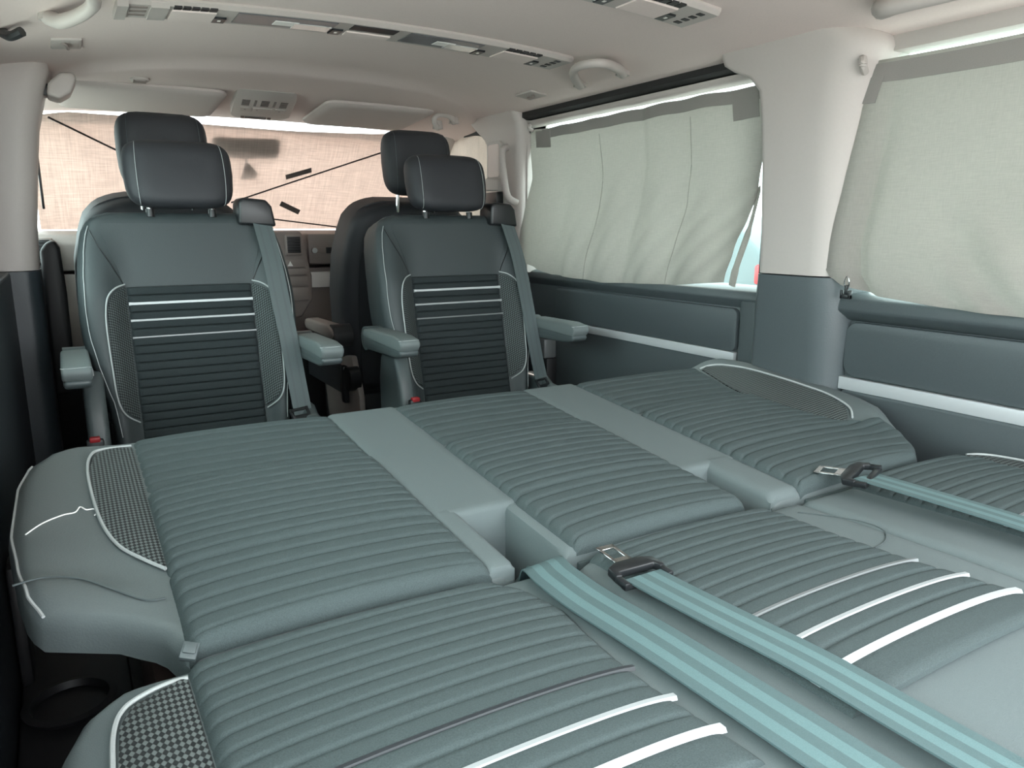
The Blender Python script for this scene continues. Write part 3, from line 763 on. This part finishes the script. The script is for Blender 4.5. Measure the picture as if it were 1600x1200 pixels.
    sb = obj('belt_webbing', V, F, None, t, mats=['belt_front', 'belt_front_line'], fm=fm)
    tm = Matrix.Translation(M(.225, -.02, .052)) @ Matrix.Rotation(R(200), 4, 'Z') @ Matrix.Rotation(R(-60), 4, 'X') @ Matrix.Scale(.8, 4)
    tongue(sb, tm)
    return t
swivel_seat(-.393, 'dark grey swivel seat at left, facing the bench, silver stripes on its backrest')
swivel_seat(.388, 'dark grey swivel seat at right beside the sliding door, silver stripes on its backrest')

# =================================================================================================
# FRONT SEATS seen from behind
# =================================================================================================
def front_seat(cx, arm, label):
    t = thing('front_seat', (cx, 2.72, 0), label, 'car seat', 'front row seats')
    tilt = R(-10)
    D = Vector((0, -math.sin(-tilt), math.cos(tilt))); Nn = Vector((0, -1, -.17)).normalized()
    def M(x, v, w): return Vector((cx + x, 2.64, .40)) + Vector((0, -.17, 1)).normalized() * v + Vector((0, -1, -.17)).normalized() * w
    half = interp([(-.1, .235), (.1, .255), (.25, .266), (.38, .262), (.46, .246), (.52, .228), (.55, .205), (.57, .178), (.582, .148), (.590, .105)])
    b = obj('backrest', *pad(M, lambda v: -half(v), half, -.12, .590, .055, .16, 28, 36, crown=.010), 'seat_back', t)
    obj('back_panel', *patch(M, lambda v: -half(v) * .80, lambda v: half(v) * .80, -.08, .42, .008, 16, 16, .004), 'seat_back', b)
    h = obj('headrest', *rounded_block(cx, 1.118, .126, .112, .058, 2.53, R(6)), 'seat_back', t)
    for s in (-1, 1):
        pts = []
        for i in range(17):
            a = R(-80 + 160 * i / 16)
            pts.append((cx + s * (.092 + .006 * math.cos(a)), 2.53 + .10 * math.sin(a) * .105 - .0560 * (math.cos(a) ** .42), 1.118 + .103 * math.sin(a)))
        obj('headrest_seam', *tube(pts, .0008, 5), 'plastic_grey', h)
        obj('headrest_post', *tube([(cx + s * .07, 2.55, .94), (cx + s * .07, 2.535, 1.05)], .006, 8), 'chrome', t)
    obj('cushion', *pad(lambda x, y, w: (cx + x, y, .42 + w), const(-.25), const(.25), 2.68, 3.16, .04, .14, 14, 14), 'seat_back', t)
    ped = obj('pedestal', *rbox(cx - .22, cx + .22, 2.62, 3.05, 0, .29, .015), 'plastic_black', t)
    ax = cx + arm * .285
    a = obj('armrest', *prism([(2.62, .50), (2.94, .505), (2.96, .53), (2.94, .548), (2.64, .552), (2.60, .54), (2.59, .52)], 'x', ax - .03, ax + .03, .012, 3), 'dash', t)
    obj('pivot', *xform(tube([(-.034, 0, 0), (.034, 0, 0)], .042, 20), Matrix.Translation((ax + arm * -.01, 2.62, .515))), 'dash_dark', a)
    sc_ = obj('side_cover', *prism([(2.52, .08), (2.90, .08), (2.95, .36), (2.78, .42), (2.60, .44), (2.53, .30)], 'x', cx + arm * .235 - .012, cx + arm * .235 + .012, .008), 'dash', t)
    obj('recliner_knob', *xform(tube([(-.02, 0, 0), (.02, 0, 0)], .045, 20), Matrix.Translation((cx + arm * .252, 2.58, .36))), 'plastic_black', sc_)
    obj('lever', *rbox(cx + arm * .262 - .01, cx + arm * .262 + .01, 2.62, 2.66, .26, .40, .006), 'plastic_black', sc_)
    return t
front_seat(-.385, 1, 'driver seat at left front, seen from behind in charcoal')
front_seat(.435, -1, 'front passenger seat at right, seen from behind in charcoal')
# dark upholstered pull beside the driver seat
dp = obj('door_pull', *prism([(-.738, .40), (-.680, .40), (-.676, .70), (-.680, .84), (-.692, .862), (-.715, .855), (-.732, .832)], 'y', 2.60, 2.72, .010, 3), 'trim_black')
tag(dp, 'tall black padded panel standing between the left pillar and driver seat', 'side panel')

# =================================================================================================
# DASHBOARD
# =================================================================================================
da = thing('dashboard', (CX, 3.3, 0), 'brown grey dashboard with air vents, glove box and silver panel', 'dashboard')
obj('upper_body', *prism([(3.20, .74), (3.18, .84), (3.20, .872), (3.26, .885), (3.60, .885), (3.60, .74)], 'x', -.80, .85, .008), 'dash', da)
obj('lower_body', *prism([(3.24, .40), (3.21, .73), (3.60, .73), (3.60, .40)], 'x', -.80, .85, .008), 'dash', da)
obj('knee_panel', *prism([(3.30, .05), (3.235, .60), (3.60, .60), (3.60, .05)], 'x', -.80, .85, .008), 'dash_dark', da)
gb = obj('glove_box', *rbox(.215, .72, 3.168, 3.20, .745, .872, .008), 'dash', da)
obj('latch', *prism(rrect(.225, .318, .790, .815, .011), 'y', 3.160, 3.172, .002), 'dash', gb)
obj('lock', *xform(tube([(0, 0, 0), (0, -.010, 0)], .011, 16), Matrix.Translation((.238, 3.164, .8025))), 'silver', gb)
obj('latch_grip', *rbox(.287, .318, 3.156, 3.166, .790, .815, .002), 'trim_black', gb)
tag(obj('silver_panel', *rbox(.225, .72, 3.188, 3.215, .645, .712, .004), 'off_white', da), 'pale silver dash insert')
cs = obj('centre_console', *prism([(-.15, .88), (-.16, .60), (-.12, .53), (.02, .51), (.165, .53), (.212, .60), (.214, .70), (.190, .82), (.178, .884)], 'y', 3.130, 3.24, .012, 3), 'dash', da)
for vx in (-.075, .142):
    v = obj('air_vent', *rbox(vx - .034, vx + .034, 3.118, 3.14, .785, .868, .006), 'dash', cs)
    obj('vent_mouth', *rbox(vx - .027, vx + .027, 3.1165, 3.125, .795, .860, .002), 'trim_black', cs)
    for k in range(6): obj('slat', *rbox(vx - .027, vx + .027, 3.113, 3.120, .798 + .0105 * k, .8015 + .0105 * k, .0008, 1), 'dash_dark', cs)
for (a, b, c, d) in ((.09, .185, .735, .768), (.09, .19, .705, .732), (.07, .195, .66, .70), (.07, .195, .60, .655), (-.12, .05, .60, .74)):
    obj('button_row', *rbox(a, b, 3.120, 3.135, c, d, .004), 'dash', cs)
obj('hazard_symbol', *prism([(.112, .742), (.134, .742), (.123, .762)], 'y', 3.118, 3.122), 'off_white', cs)
lv = obj('side_vent', *rbox(-.775, -.700, 3.14, 3.19, .775, .862, .006), 'dash', da)
obj('vent_mouth', *rbox(-.766, -.709, 3.137, 3.145, .785, .855, .002), 'trim_black', lv)
for k in range(6): obj('slat', *rbox(-.766, -.709, 3.132, 3.140, .788 + .0115 * k, .792 + .0115 * k, .0008, 1), 'dash_dark', lv)
obj('cup_tray', *rbox(-.78, -.70, 3.15, 3.19, .72, .768, .006), 'dash_dark', da)

# =================================================================================================
# CURTAINS
# =================================================================================================
def sheet(P, ns, nt, thick=.0012):
    """P(s,t) -> point; closed thin cloth"""
    V, F = [], []
    G = [[Vector(P(i / ns, j / nt)) for i in range(ns + 1)] for j in range(nt + 1)]
    Nv = []
    for j in range(nt + 1):
        for i in range(ns + 1):
            du = G[j][min(i + 1, ns)] - G[j][max(i - 1, 0)]; dv_ = G[min(j + 1, nt)][i] - G[max(j - 1, 0)][i]
            Nv.append(du.cross(dv_).normalized())
    n = ns + 1
    for s in (.5, -.5):
        for j in range(nt + 1):
            for i in range(n): V.append(G[j][i] + Nv[j * n + i] * thick * s)
    o2 = len(V) // 2
    for b in (0, o2):
        for j in range(nt):
            for i in range(ns): F.append([b + j * n + i, b + j * n + i + 1, b + (j + 1) * n + i + 1, b + (j + 1) * n + i])
    bd = [(i, 0) for i in range(n)] + [(ns, j) for j in range(1, nt + 1)] + [(i, nt) for i in range(ns - 1, -1, -1)] + [(0, j) for j in range(nt - 1, 0, -1)]
    for k in range(len(bd)):
        a, c = bd[k], bd[(k + 1) % len(bd)]; A_, B_ = a[1] * n + a[0], c[1] * n + c[0]; F.append([A_, B_, B_ + o2, A_ + o2])
    return V, F
# sliding door curtain: s from front (0) to rear (1), t from bottom (0) to top (1)
c1 = thing('curtain', (.83, 1.88, .72), 'beige curtain over the sliding door window between the two side pillars', 'curtain', 'side window curtains')
yf1 = interp([(0, 2.425), (.12, 2.43), (.35, 2.405), (.62, 2.372), (.85, 2.40), (1, 2.415)])
yr1 = interp([(0, 1.405), (.15, 1.385), (.45, 1.325), (.7, 1.318), (1, 1.335)])
zb1 = interp([(0, .795), (.05, .765), (.2, .735), (.5, .726), (.8, .738), (1, .757)])
def curt1(s, t):
    y = yf1(t) + (yr1(t) - yf1(t)) * s
    zt = 1.2425 - .006 * s - .004 * math.sin(6 * s + .4) + .0015 * math.sin(40 * s); z = zb1(s) + (zt - zb1(s)) * t
    x = .826 - .026 * (1 - t) ** 1.5 + .009 * math.sin(34 * s + 2.2 * t) * (.25 + .75 * (1 - t)) + .004 * math.sin(11 * s - 5 * t) + .004 * math.sin(75 * s * (1.1 - t * .5)) * (1 - t) * .5
    x -= .012 * math.exp(-((s - .03) / .06) ** 2) * (1 - t)
    x += .006 * math.exp(-((s - .58) / .012) ** 2) + .004 * math.exp(-((s - .42 + .1 * t) / .03) ** 2) * t
    return (x, y, z)
cl1 = obj('cloth', *sheet(curt1, 80, 34), 'curtain', c1)
def band(P, s0, s1, t0, t1, off, ns=30, nt=3):
    def Q(s, t):
        p = P(s0 + (s1 - s0) * s, t0 + (t1 - t0) * t); return (p[0] + off[0], p[1] + off[1], p[2] + off[2])
    return sheet(Q, ns, nt)
obj('hem_band', *band(curt1, .09, .995, .932, .995, (-.002, 0, 0), 50), 'velcro', cl1)
obj('velcro_patch', *band(curt1, .05, .135, .865, .985, (-.003, 0, 0), 8, 6), 'velcro', cl1)
obj('velcro_patch', *band(curt1, .91, .99, .845, .985, (-.003, 0, 0), 8, 6), 'velcro', cl1)
for sv in (.39, .77): obj('seam', *tube([Vector(curt1(sv, t / 20)) + Vector((-.0012, 0, 0)) for t in range(19)], .0007, 5), 'curtain', cl1)
obj('turned_edge', *tube(smooth_path([(.812, 1.385, .75), (.808, 1.370, .80), (.815, 1.340, .90), (.825, 1.325, 1.0)]), [.012] * 6 + [.010] * 6 + [.006] * 6 + [.002], 8, .35, (1, 0, 0)), 'curtain', cl1)
obj('hook', *tube(smooth_path([(.83, 2.39, 1.262), (.815, 2.385, 1.255), (.812, 2.38, 1.245), (.825, 2.378, 1.238)]), .007, 8), 'trim_light', c1)
# rear side curtain: s from front to rear
c2 = thing('curtain', (.80, .5, .73), 'beige curtain over the rear side window, right of the wide pillar', 'curtain', 'side window curtains')
yf2 = interp([(0, 1.085), (.08, 1.115), (.2, 1.122), (.5, 1.10), (.8, 1.085), (1, 1.062)])
zb2 = interp([(0, .79), (.03, .772), (.10, .755), (.25, .742), (.5, .735), (1, .73)])
def curt2(s, t):
    y = yf2(t) + (-.10 - yf2(t)) * s
    zt = 1.240 - .004 * math.sin(7 * s); z = zb2(s) + (zt - zb2(s)) * t
    x = .828 - .030 * (1 - t) ** 1.5 + .006 * math.sin(30 * s + 3 * t) * (1 - t) * (1 - t) + .005 * math.sin(17 * s - 6 * t) * (1 - t)
    x += .014 * math.exp(-((s - .075) / .014) ** 2) * min(1, (1 - t) * 2.0)          # pleat by the pillar
    x -= .010 * math.exp(-((s - .035) / .025) ** 2) * min(1, (1 - t) * 2.0)
    x += .011 * math.sin(60 * s + 22 * t) * math.exp(-((s - .30) / .09) ** 2) * max(0, .50 - t) * 1.8
    x += .005 * math.sin(45 * s + 9 * t) * math.exp(-((s - .15) / .06) ** 2) * max(0, .35 - t) * 2.5
    return (x, y, z)
cl2 = obj('cloth', *sheet(curt2, 120, 40), 'curtain', c2)
obj('hem_band', *band(curt2, .02, .99, .905, .985, (-.002, 0, 0), 50), 'velcro', cl2)
obj('velcro_patch', *band(curt2, .005, .045, .82, .93, (-.003, 0, 0), 8, 6), 'velcro', cl2)
ck = thing('curtain_clip', (.785, 1.036, .745), 'small clip with black foot hanging at the lower corner of the rear curtain', 'clip')
obj('wire', *tube(smooth_path([(.793, 1.036, .762), (.790, 1.030, .780), (.790, 1.036, .795), (.790, 1.042, .780), (.793, 1.036, .762)]), .0016, 6), 'chrome', ck)
obj('clip_foot', *merge(rbox(.786, .796, 1.024, 1.048, .745, .755, .002), rbox(.786, .796, 1.024, 1.029, .745, .764, .001), rbox(.786, .796, 1.043, 1.048, .745, .764, .001), rbox(.787, .795, 1.033, 1.039, .75, .775, .001)), 'plastic_black', ck)
# front door curtain
c3 = thing('curtain', (.85, 2.85, .80), 'small piece of curtain in the front passenger door window behind the right headrests', 'curtain', 'cab curtains')
def curt3(s, t):
    y = 3.30 - .66 * s; zt = interp([(0, 1.05), (.35, 1.268), (.6, 1.272), (1, 1.26)])(s); z = .80 + (zt - .80) * t
    return (.852 + .004 * math.sin(22 * s), y, z)
obj('cloth', *sheet(curt3, 30, 16), 'curtain_front', c3)
# windscreen curtain (hangs on the sloping screen)
c4 = thing('curtain', (CX, 3.3, .86), 'wide peach beige curtain across the windscreen', 'curtain', 'cab curtains')
ztop4 = interp([(0, 1.262), (.09, 1.283), (.20, 1.284), (.45, 1.275), (.63, 1.271), (.83, 1.278), (.90, 1.284), (1, 1.278)])
def curt4(s, t, off=0):
    x = -.735 + 1.47 * s
    z = .890 + (ztop4(s) - .890) * t
    y = 3.10 + (1.29 - z) * (.35 / .42) - off
    y += .006 * math.sin(9 * s + 4 * t) + .004 * math.sin(31 * s + 3 * t) * t + .004 * math.sin(40 * t + 14 * s) * t * t * max(0, .9 - abs(s - .6))
    return (x, y - .04 * ((x - CX) / .8) ** 2, z)
cl4 = obj('cloth', *sheet(curt4, 70, 36), 'curtain_front', c4)
def on4(x, z, off=.005):
    s = (x + .735) / 1.47; t = (z - .890) / (ztop4(s) - .890); return curt4(s, t, off)
for a, b in (((-.668, 1.262), (-.30, 1.10)), ((-.05, .998), (.594, 1.228)), ((.02, .945), (.473, .893))):
    obj('cord', *tube([on4(a[0] + (b[0] - a[0]) * i / 12, a[1] + (b[1] - a[1]) * i / 12) for i in range(13)], .0035, 6), 'trim_black', c4)
def tape(x0, z0, x1, z1, hw):
    d = Vector((x1 - x0, z1 - z0)).normalized(); nrm = Vector((-d.y, d.x)) * hw
    def Q(s, t):
        x = x0 + (x1 - x0) * s + nrm.x * (2 * t - 1); z = z0 + (z1 - z0) * s + nrm.y * (2 * t - 1); return on4(x, z, .004)
    return sheet(Q, 8, 3)
obj('tape_strip', *tape(.162, 1.102, .262, 1.133, .009), 'tape', c4)
obj('tape_strip', *tape(.154, .998, .240, .962, .010), 'tape', c4)
# rear view mirror between curtain and screen
rm = thing('rear_view_mirror', (0, 3.2, 1.18), 'rear-view mirror showing as a shadow through the windscreen curtain', 'mirror')
def tilt_pt(x, z, off): return (x, 3.10 + (1.29 - z) * (.35 / .42) + off, z)
V, F = [], []
ol = rrect(-.135, .125, 1.185, 1.248, .018)
for off in (.024, .040):
    V += [tilt_pt(x, z, off) for x, z in ol]
n = len(ol); F = [list(range(n)), list(range(n, 2 * n))[::-1]] + [[i, (i + 1) % n, n + (i + 1) % n, n + i] for i in range(n)]
obj('housing', V, F, 'plastic_black', rm)
V, F = [], []
ol = [(-.016, 1.115), (.046, 1.12), (.030, 1.135), (.010, 1.156), (-.008, 1.150)]
for off in (.014, .06): V += [tilt_pt(x, z, off) for x, z in ol]
n = len(ol); F = [list(range(n)), list(range(n, 2 * n))[::-1]] + [[i, (i + 1) % n, n + (i + 1) % n, n + i] for i in range(n)]
obj('foot', V, F, 'plastic_black', rm)
obj('stem', *tube([tilt_pt(.0, 1.19, .05), tilt_pt(.01, 1.14, .08)], .006, 8), 'plastic_black', rm)

# =================================================================================================
# CEILING FITTINGS
# =================================================================================================
def ceiling_console(y0, label):
    t = thing('ceiling_console', (CX, y0, 1.31), label, 'ceiling console', 'roof consoles with vents and reading lamps')
    H = .013
    def yc(x): return y0 + .10 * (x - CX) ** 2
    def bar(xa, xb, ya, yb, za, zb, r=.0, n=None):
        """curved bar that follows the roof: za/zb measured down from the headliner"""
        n = n or max(2, int((xb - xa) / .03)); V, F = [], []
        prof = [(ya, za), (ya, zb - r), (ya + r, zb), (yb - r, zb), (yb, zb - r), (yb, za)] if r else [(ya, za), (ya, zb), (yb, zb), (yb, za)]
        q = len(prof)
        for i in range(n + 1):
            x = xa + (xb - xa) * i / n; z0 = zceil(x, y0)
            for a, b in prof: V.append((x, yc(x) + a, z0 - b))
        for i in range(n):
            for k in range(q): F.append([i * q + k, i * q + (k + 1) % q, (i + 1) * q + (k + 1) % q, (i + 1) * q + k])
        F.append(list(range(q))[::-1]); F.append([n * q + k for k in range(q)])
        return V, F
    obj('body', *bar(-.515, .535, -.060, .062, -.004, H, .008, 40), 'trim_light', t)
    S = H
    def end_block(xa, xb):
        obj('end_cap', *bar(xa, xb, -.064, .066, -.002, S + .005, .010, 3), 'trim_light', t)
    end_block(-.525, -.505)
    for k in range(3):
        obj('vent_slot', *bar(-.500, -.470, -.040 + .030 * k, -.026 + .030 * k, S - .004, S + .0012), 'dash', t)
    obj('vent_block', *bar(-.465, -.432, -.058, .060, 0, S + .004, .008, 3), 'trim_light', t)
    def vent(xa, xb, flip):
        v = obj('vent_panel', *bar(xa, xb, -.030, .048, S - .004, S + .003, .003), 'headliner', t)
        w = (xb - xa) / 5
        for k in range(5):
            obj('vent_slot', *bar(xa + w * k + w * .08, xa + w * (k + 1) - w * .08, -.054, -.034, S - .004, S + .0014, 0, 2), 'trim_black', t)
    vent(-.425, -.342, 1); vent(.335, .440, -1)
    for kx in (-.330, -.082, .285, .452):
        kb = obj('switch', *bar(kx - .012, kx + .012, .002, .044, S - .004, S + .004, .002, 2), 'plastic_black', t)
        obj('switch_dot', *bar(kx - .003, kx + .003, .018, .026, S, S + .0048, 0, 2), 'off_white', kb)
    for xa, xb, rx in ((-.302, -.095, -.135), (.075, .270, .235)):
        ln = obj('lamp_lens', *bar(xa, xb, -.046, .040, S - .004, S + .0015, .002), 'lamp_lens', t)
        obj('lamp_reflector', *bar(rx - .045, rx + .035, -.010, .036, S, S + .003, .002, 4), 'lamp_reflector', ln)
        obj('bulb_cover', *bar(xa + .08, xa + .13, -.015, .02, S, S + .0025, .001, 3), 'off_white', ln)
    obj('display_slot', *bar(-.060, .045, -.046, -.008, S - .004, S + .0015), 'trim_black', t)
    obj('lower_trim', *bar(-.060, .045, .010, .044, S - .004, S + .003, .002), 'headliner', t)
    for k in range(4):
        obj('end_slot', *bar(.492, .508, -.040 + .022 * k, -.028 + .022 * k, S - .004, S + .0014, 0, 2), 'trim_black', t)
    obj('end_plate', *bar(.515, .545, -.050, .052, -.002, S - .004, .006, 2), 'trim_light', t)
    t.location.x -= .012
    return t
k1 = ceiling_console(1.740, 'long roof console with vents and reading lamps above the swivel seats')
k2 = copy_tree(k1); k2.location = (CX - .01, 1.225, 1.31)
k2['label'] = 'roof console cut off by the top edge of the photo, above the bench'
def grab(pts, label, r=.014):
    t = thing('grab_handle', tuple(pts[0]), label, 'grab handle', 'roof grab handles')
    sp = smooth_path(pts, 7)
    rr = [r * (1.15 - .3 * math.sin(math.pi * i / (len(sp) - 1))) for i in range(len(sp))]
    obj('grip', *tube(sp, rr, 12), 'trim_light', t)
    for e in (sp[0], sp[-1]):
        obj('mount', *xform(tube([(0, 0, 0), (0, 0, .03)], [.020, .016], 12), Matrix.Translation((e.x, e.y, e.z - .006))), 'trim_light', t)
    return t
grab([(.697, 1.916, 1.312), (.613, 1.822, 1.306), (.543, 1.732, 1.302), (.515, 1.674, 1.303), (.519, 1.626, 1.303), (.549, 1.605, 1.303), (.625, 1.648, 1.306), (.698, 1.718, 1.312)], 'curved grab handle on the ceiling above the sliding door window', .0125)
grab([(-.650, 1.86, 1.310), (-.632, 1.80, 1.292), (-.602, 1.711, 1.288), (-.585, 1.641, 1.289), (-.584, 1.583, 1.289), (-.60, 1.50, 1.296), (-.65, 1.47, 1.312)], 'grab handle on the ceiling at the upper left corner', .014)
grab([(.592, 2.68, 1.266), (.578, 2.665, 1.270), (.566, 2.655, 1.286), (.572, 2.65, 1.302), (.598, 2.65, 1.309), (.632, 2.655, 1.304), (.660, 2.68, 1.290)], 'small curved grab handle above the front passenger seat', .0105)
grab([(.715, .96, 1.308), (.665, .92, 1.291), (.650, .885, 1.287), (.655, .80, 1.287), (.665, .70, 1.291), (.715, .66, 1.308)], 'grab handle tip at the top edge above the rear curtain', .018)
def hook_plate(cx, cy, label):
    t = thing('coat_hook', (cx, cy, zceil(cx, cy) - .01), label, 'coat hook', 'coat hook plates on the ceiling')
    z = zceil(cx, cy)
    obj('plate', *xform(rbox(-.032, .032, -.050, .050, -.006, .004, .003), Matrix.Translation((cx, cy, z)) @ Matrix.Rotation(math.atan2(zceil(cx + .03, cy) - zceil(cx - .03, cy), .06) * -1, 4, 'Y')), 'trim_light', t)
    obj('hook', *tube(smooth_path([(cx - .01, cy - .025, z - .005), (cx, cy - .018, z - .011), (cx + .003, cy + .015, z - .011), (cx + .003, cy + .025, z - .006)]), .004, 8), 'dash', t)
hook_plate(.685, 2.17, 'small square coat hook plate above the sliding door'); hook_plate(-.617, 2.145, 'small flat coat hook plate at the upper left ceiling')
em = thing('microphone_grille', (-.43, 2.53, zceil(-.43, 2.53) - .006), 'small oval grille on the ceiling above the driver', 'grille')
V, F = xform(tube([(0, 0, .012), (0, 0, .004), (0, 0, 0)], [.026, .026, .021], 24), Matrix.Translation((-.430, 2.53, zceil(-.430, 2.53) - .009)))
obj('bezel', V, F, 'trim_light', em)
for k in range(4): obj('slot', *rbox(-.448, -.412, 2.512 + .010 * k, 2.516 + .010 * k, zceil(-.43, 2.53) - .0105, zceil(-.43, 2.53) - .006, .001, 1), 'dash', em)
dk = obj('ceiling_hook', *tube(smooth_path([(-.735, 2.0, 1.312), (-.735, 1.98, 1.295), (-.72, 1.95, 1.285), (-.70, 1.93, 1.292)]), .010, 8), 'plastic_black')
tag(dk, 'short dark hook at the far upper left edge', 'hook')
# overhead control panel
oc = thing('overhead_panel', (0, 2.78, 1.28), 'overhead control panel with speaker slots and buttons between the sun visors', 'control panel')
def MO(x, v, w):   # v runs forward and down along the panel face
    return (x - .055 + v * .11, 2.57 + v * .95, 1.3235 - v * .125 - w)
V, F = [], []
for v, hw, w0 in ((0, .092, .0), (.05, .097, .012), (.27, .100, .012), (.335, .090, .002), (.35, .085, -.02)):
    for x, w in ((-hw, -.03), (-hw, w0 - .004), (-hw + .012, w0), (hw - .012, w0), (hw, w0 - .004), (hw, -.03)): V.append(MO(x + .0, v, w))
for j in range(4):
    for k in range(6): F.append([j * 6 + k, j * 6 + (k + 1) % 6, (j + 1) * 6 + (k + 1) % 6, (j + 1) * 6 + k])
F.append(list(range(6))[::-1]); F.append([24 + k for k in range(6)])
obj('housing', V, F, 'trim_light', oc)
def plate(x0, x1, v0, v1, w, m, name, par):
    V = [MO(x, v, ww) for ww in (.010, w) for x, v in ((x0, v0), (x1, v0), (x1, v1), (x0, v1))]
    return obj(name, V, [[0, 1, 2, 3], [7, 6, 5, 4], [0, 4, 5, 1], [1, 5, 6, 2], [2, 6, 7, 3], [3, 7, 4, 0]], m, par, smooth=False)
for x0, x1 in ((-.075, -.050), (-.036, -.028), (-.014, .012), (.026, .034), (.048, .072)):
    for k in range(5): plate(x0, x1, .070 + .014 * k, .078 + .014 * k, .0128, 'dash_dark', 'speaker_slot', oc)
for x0, x1 in ((-.075, -.042), (-.036, .030), (.038, .074)):
    plate(x0, x1, .155, .200, .0145, 'trim_light', 'button', oc)
    plate(x0 + .012, x0 + .018, .172, .180, .0150, 'dash', 'button_mark', oc)
plate(-.052, .020, .275, .295, .0135, 'dash_dark', 'reading_lamp', oc); plate(-.066, -.054, .275, .295, .0138, 'brown', 'lamp_button', oc); plate(.024, .036, .275, .295, .0138, 'brown', 'lamp_button', oc)
# sun visors
def visor(x0, x1, label, inner):
    t = thing('sun_visor', ((x0 + x1) / 2, 2.8, 1.30), label, 'sun visor', 'sun visors along the windscreen header')
    def MV(x, v, w): return (x, 2.60 + v * .99, 1.325 - v * .072 - w)
    V, F = [], []
    ol = rrect(x0, x1, 0, .36, .045, 6); n = len(ol)
    for ins, w in ((.0, .004), (.0, .012), (.008, .020), (.03, .023)):
        cx_, cv = (x0 + x1) / 2, .18
        for x, v in ol:
            sx = 1 - ins / ((x1 - x0) / 2); sv = 1 - ins / .18
            V.append(MV(cx_ + (x - cx_) * sx, cv + (v - cv) * sv, w))
    for j in range(3):
        for k in range(n): F.append([j * n + k, j * n + (k + 1) % n, (j + 1) * n + (k + 1) % n, (j + 1) * n + k])
    F.append([3 * n + k for k in range(n)]); F.append(list(range(n))[::-1])
    obj('visor_board', V, F, 'visor', t)
    obj('hinge_rod', *tube([MV(inner, .35, .014), MV(inner + (.05 if inner > CX else -.05), .362, .010)], .005, 8), 'trim_light', t)
visor(-.640, -.170, 'left sun visor folded against the header above the driver', -.20)
visor(.150, .555, 'right sun visor folded against the header above the front passenger', .19)
# left shoulder-belt cover
bcov = thing('belt_cover', (-.64, 2.45, 1.23), 'wedge-shaped beige belt guide cover at the top of the left pillar', 'belt guide')
obj('shell', *prism([(-.668, 1.238), (-.662, 1.270), (-.632, 1.298), (-.600, 1.300), (-.594, 1.285), (-.612, 1.248), (-.640, 1.230)], 'y', 2.40, 2.50, .010, 3), 'trim_light', bcov)
obj('slot_edge', *rbox(-.690, -.660, 2.42, 2.48, 1.24, 1.27, .004), 'dash_dark', bcov)

# =================================================================================================
# OUTSIDE: parked car seen through the gap beside the curtain
# =================================================================================================
car = thing('parked_car', (4.4, 4.9, -.60), 'dark parked car with red tail lamp, glimpsed past the door curtain', 'car')
prof = [(3.1, -.35), (3.1, .45), (3.2, .68), (3.6, .98), (5.0, 1.0), (5.7, .55), (6.7, .30), (6.8, -.2), (6.8, -.35)]
obj('body', *prism(prof, 'x', 3.55, 5.25, .06, 3), 'car_paint', car)
for yy in (3.9, 6.0):
    for xx in (3.52, 5.12): obj('wheel', *xform(tube([(0, 0, 0), (.18, 0, 0)], .31, 24), Matrix.Translation((xx, yy, -.29))), 'rubber', car)
obj('side_window', *prism([(3.6, .62), (3.75, .90), (4.9, .92), (5.45, .62)], 'x', 3.535, 3.56, .0), 'glass_privacy', car)
obj('tail_lamp', *rbox(3.50, 3.66, 3.06, 3.24, .50, .64, .02), 'red', car)
obj('tail_lamp', *rbox(5.14, 5.30, 3.06, 3.24, .50, .64, .02), 'red', car)
for ch in list(car.children): ch.location.y += .45
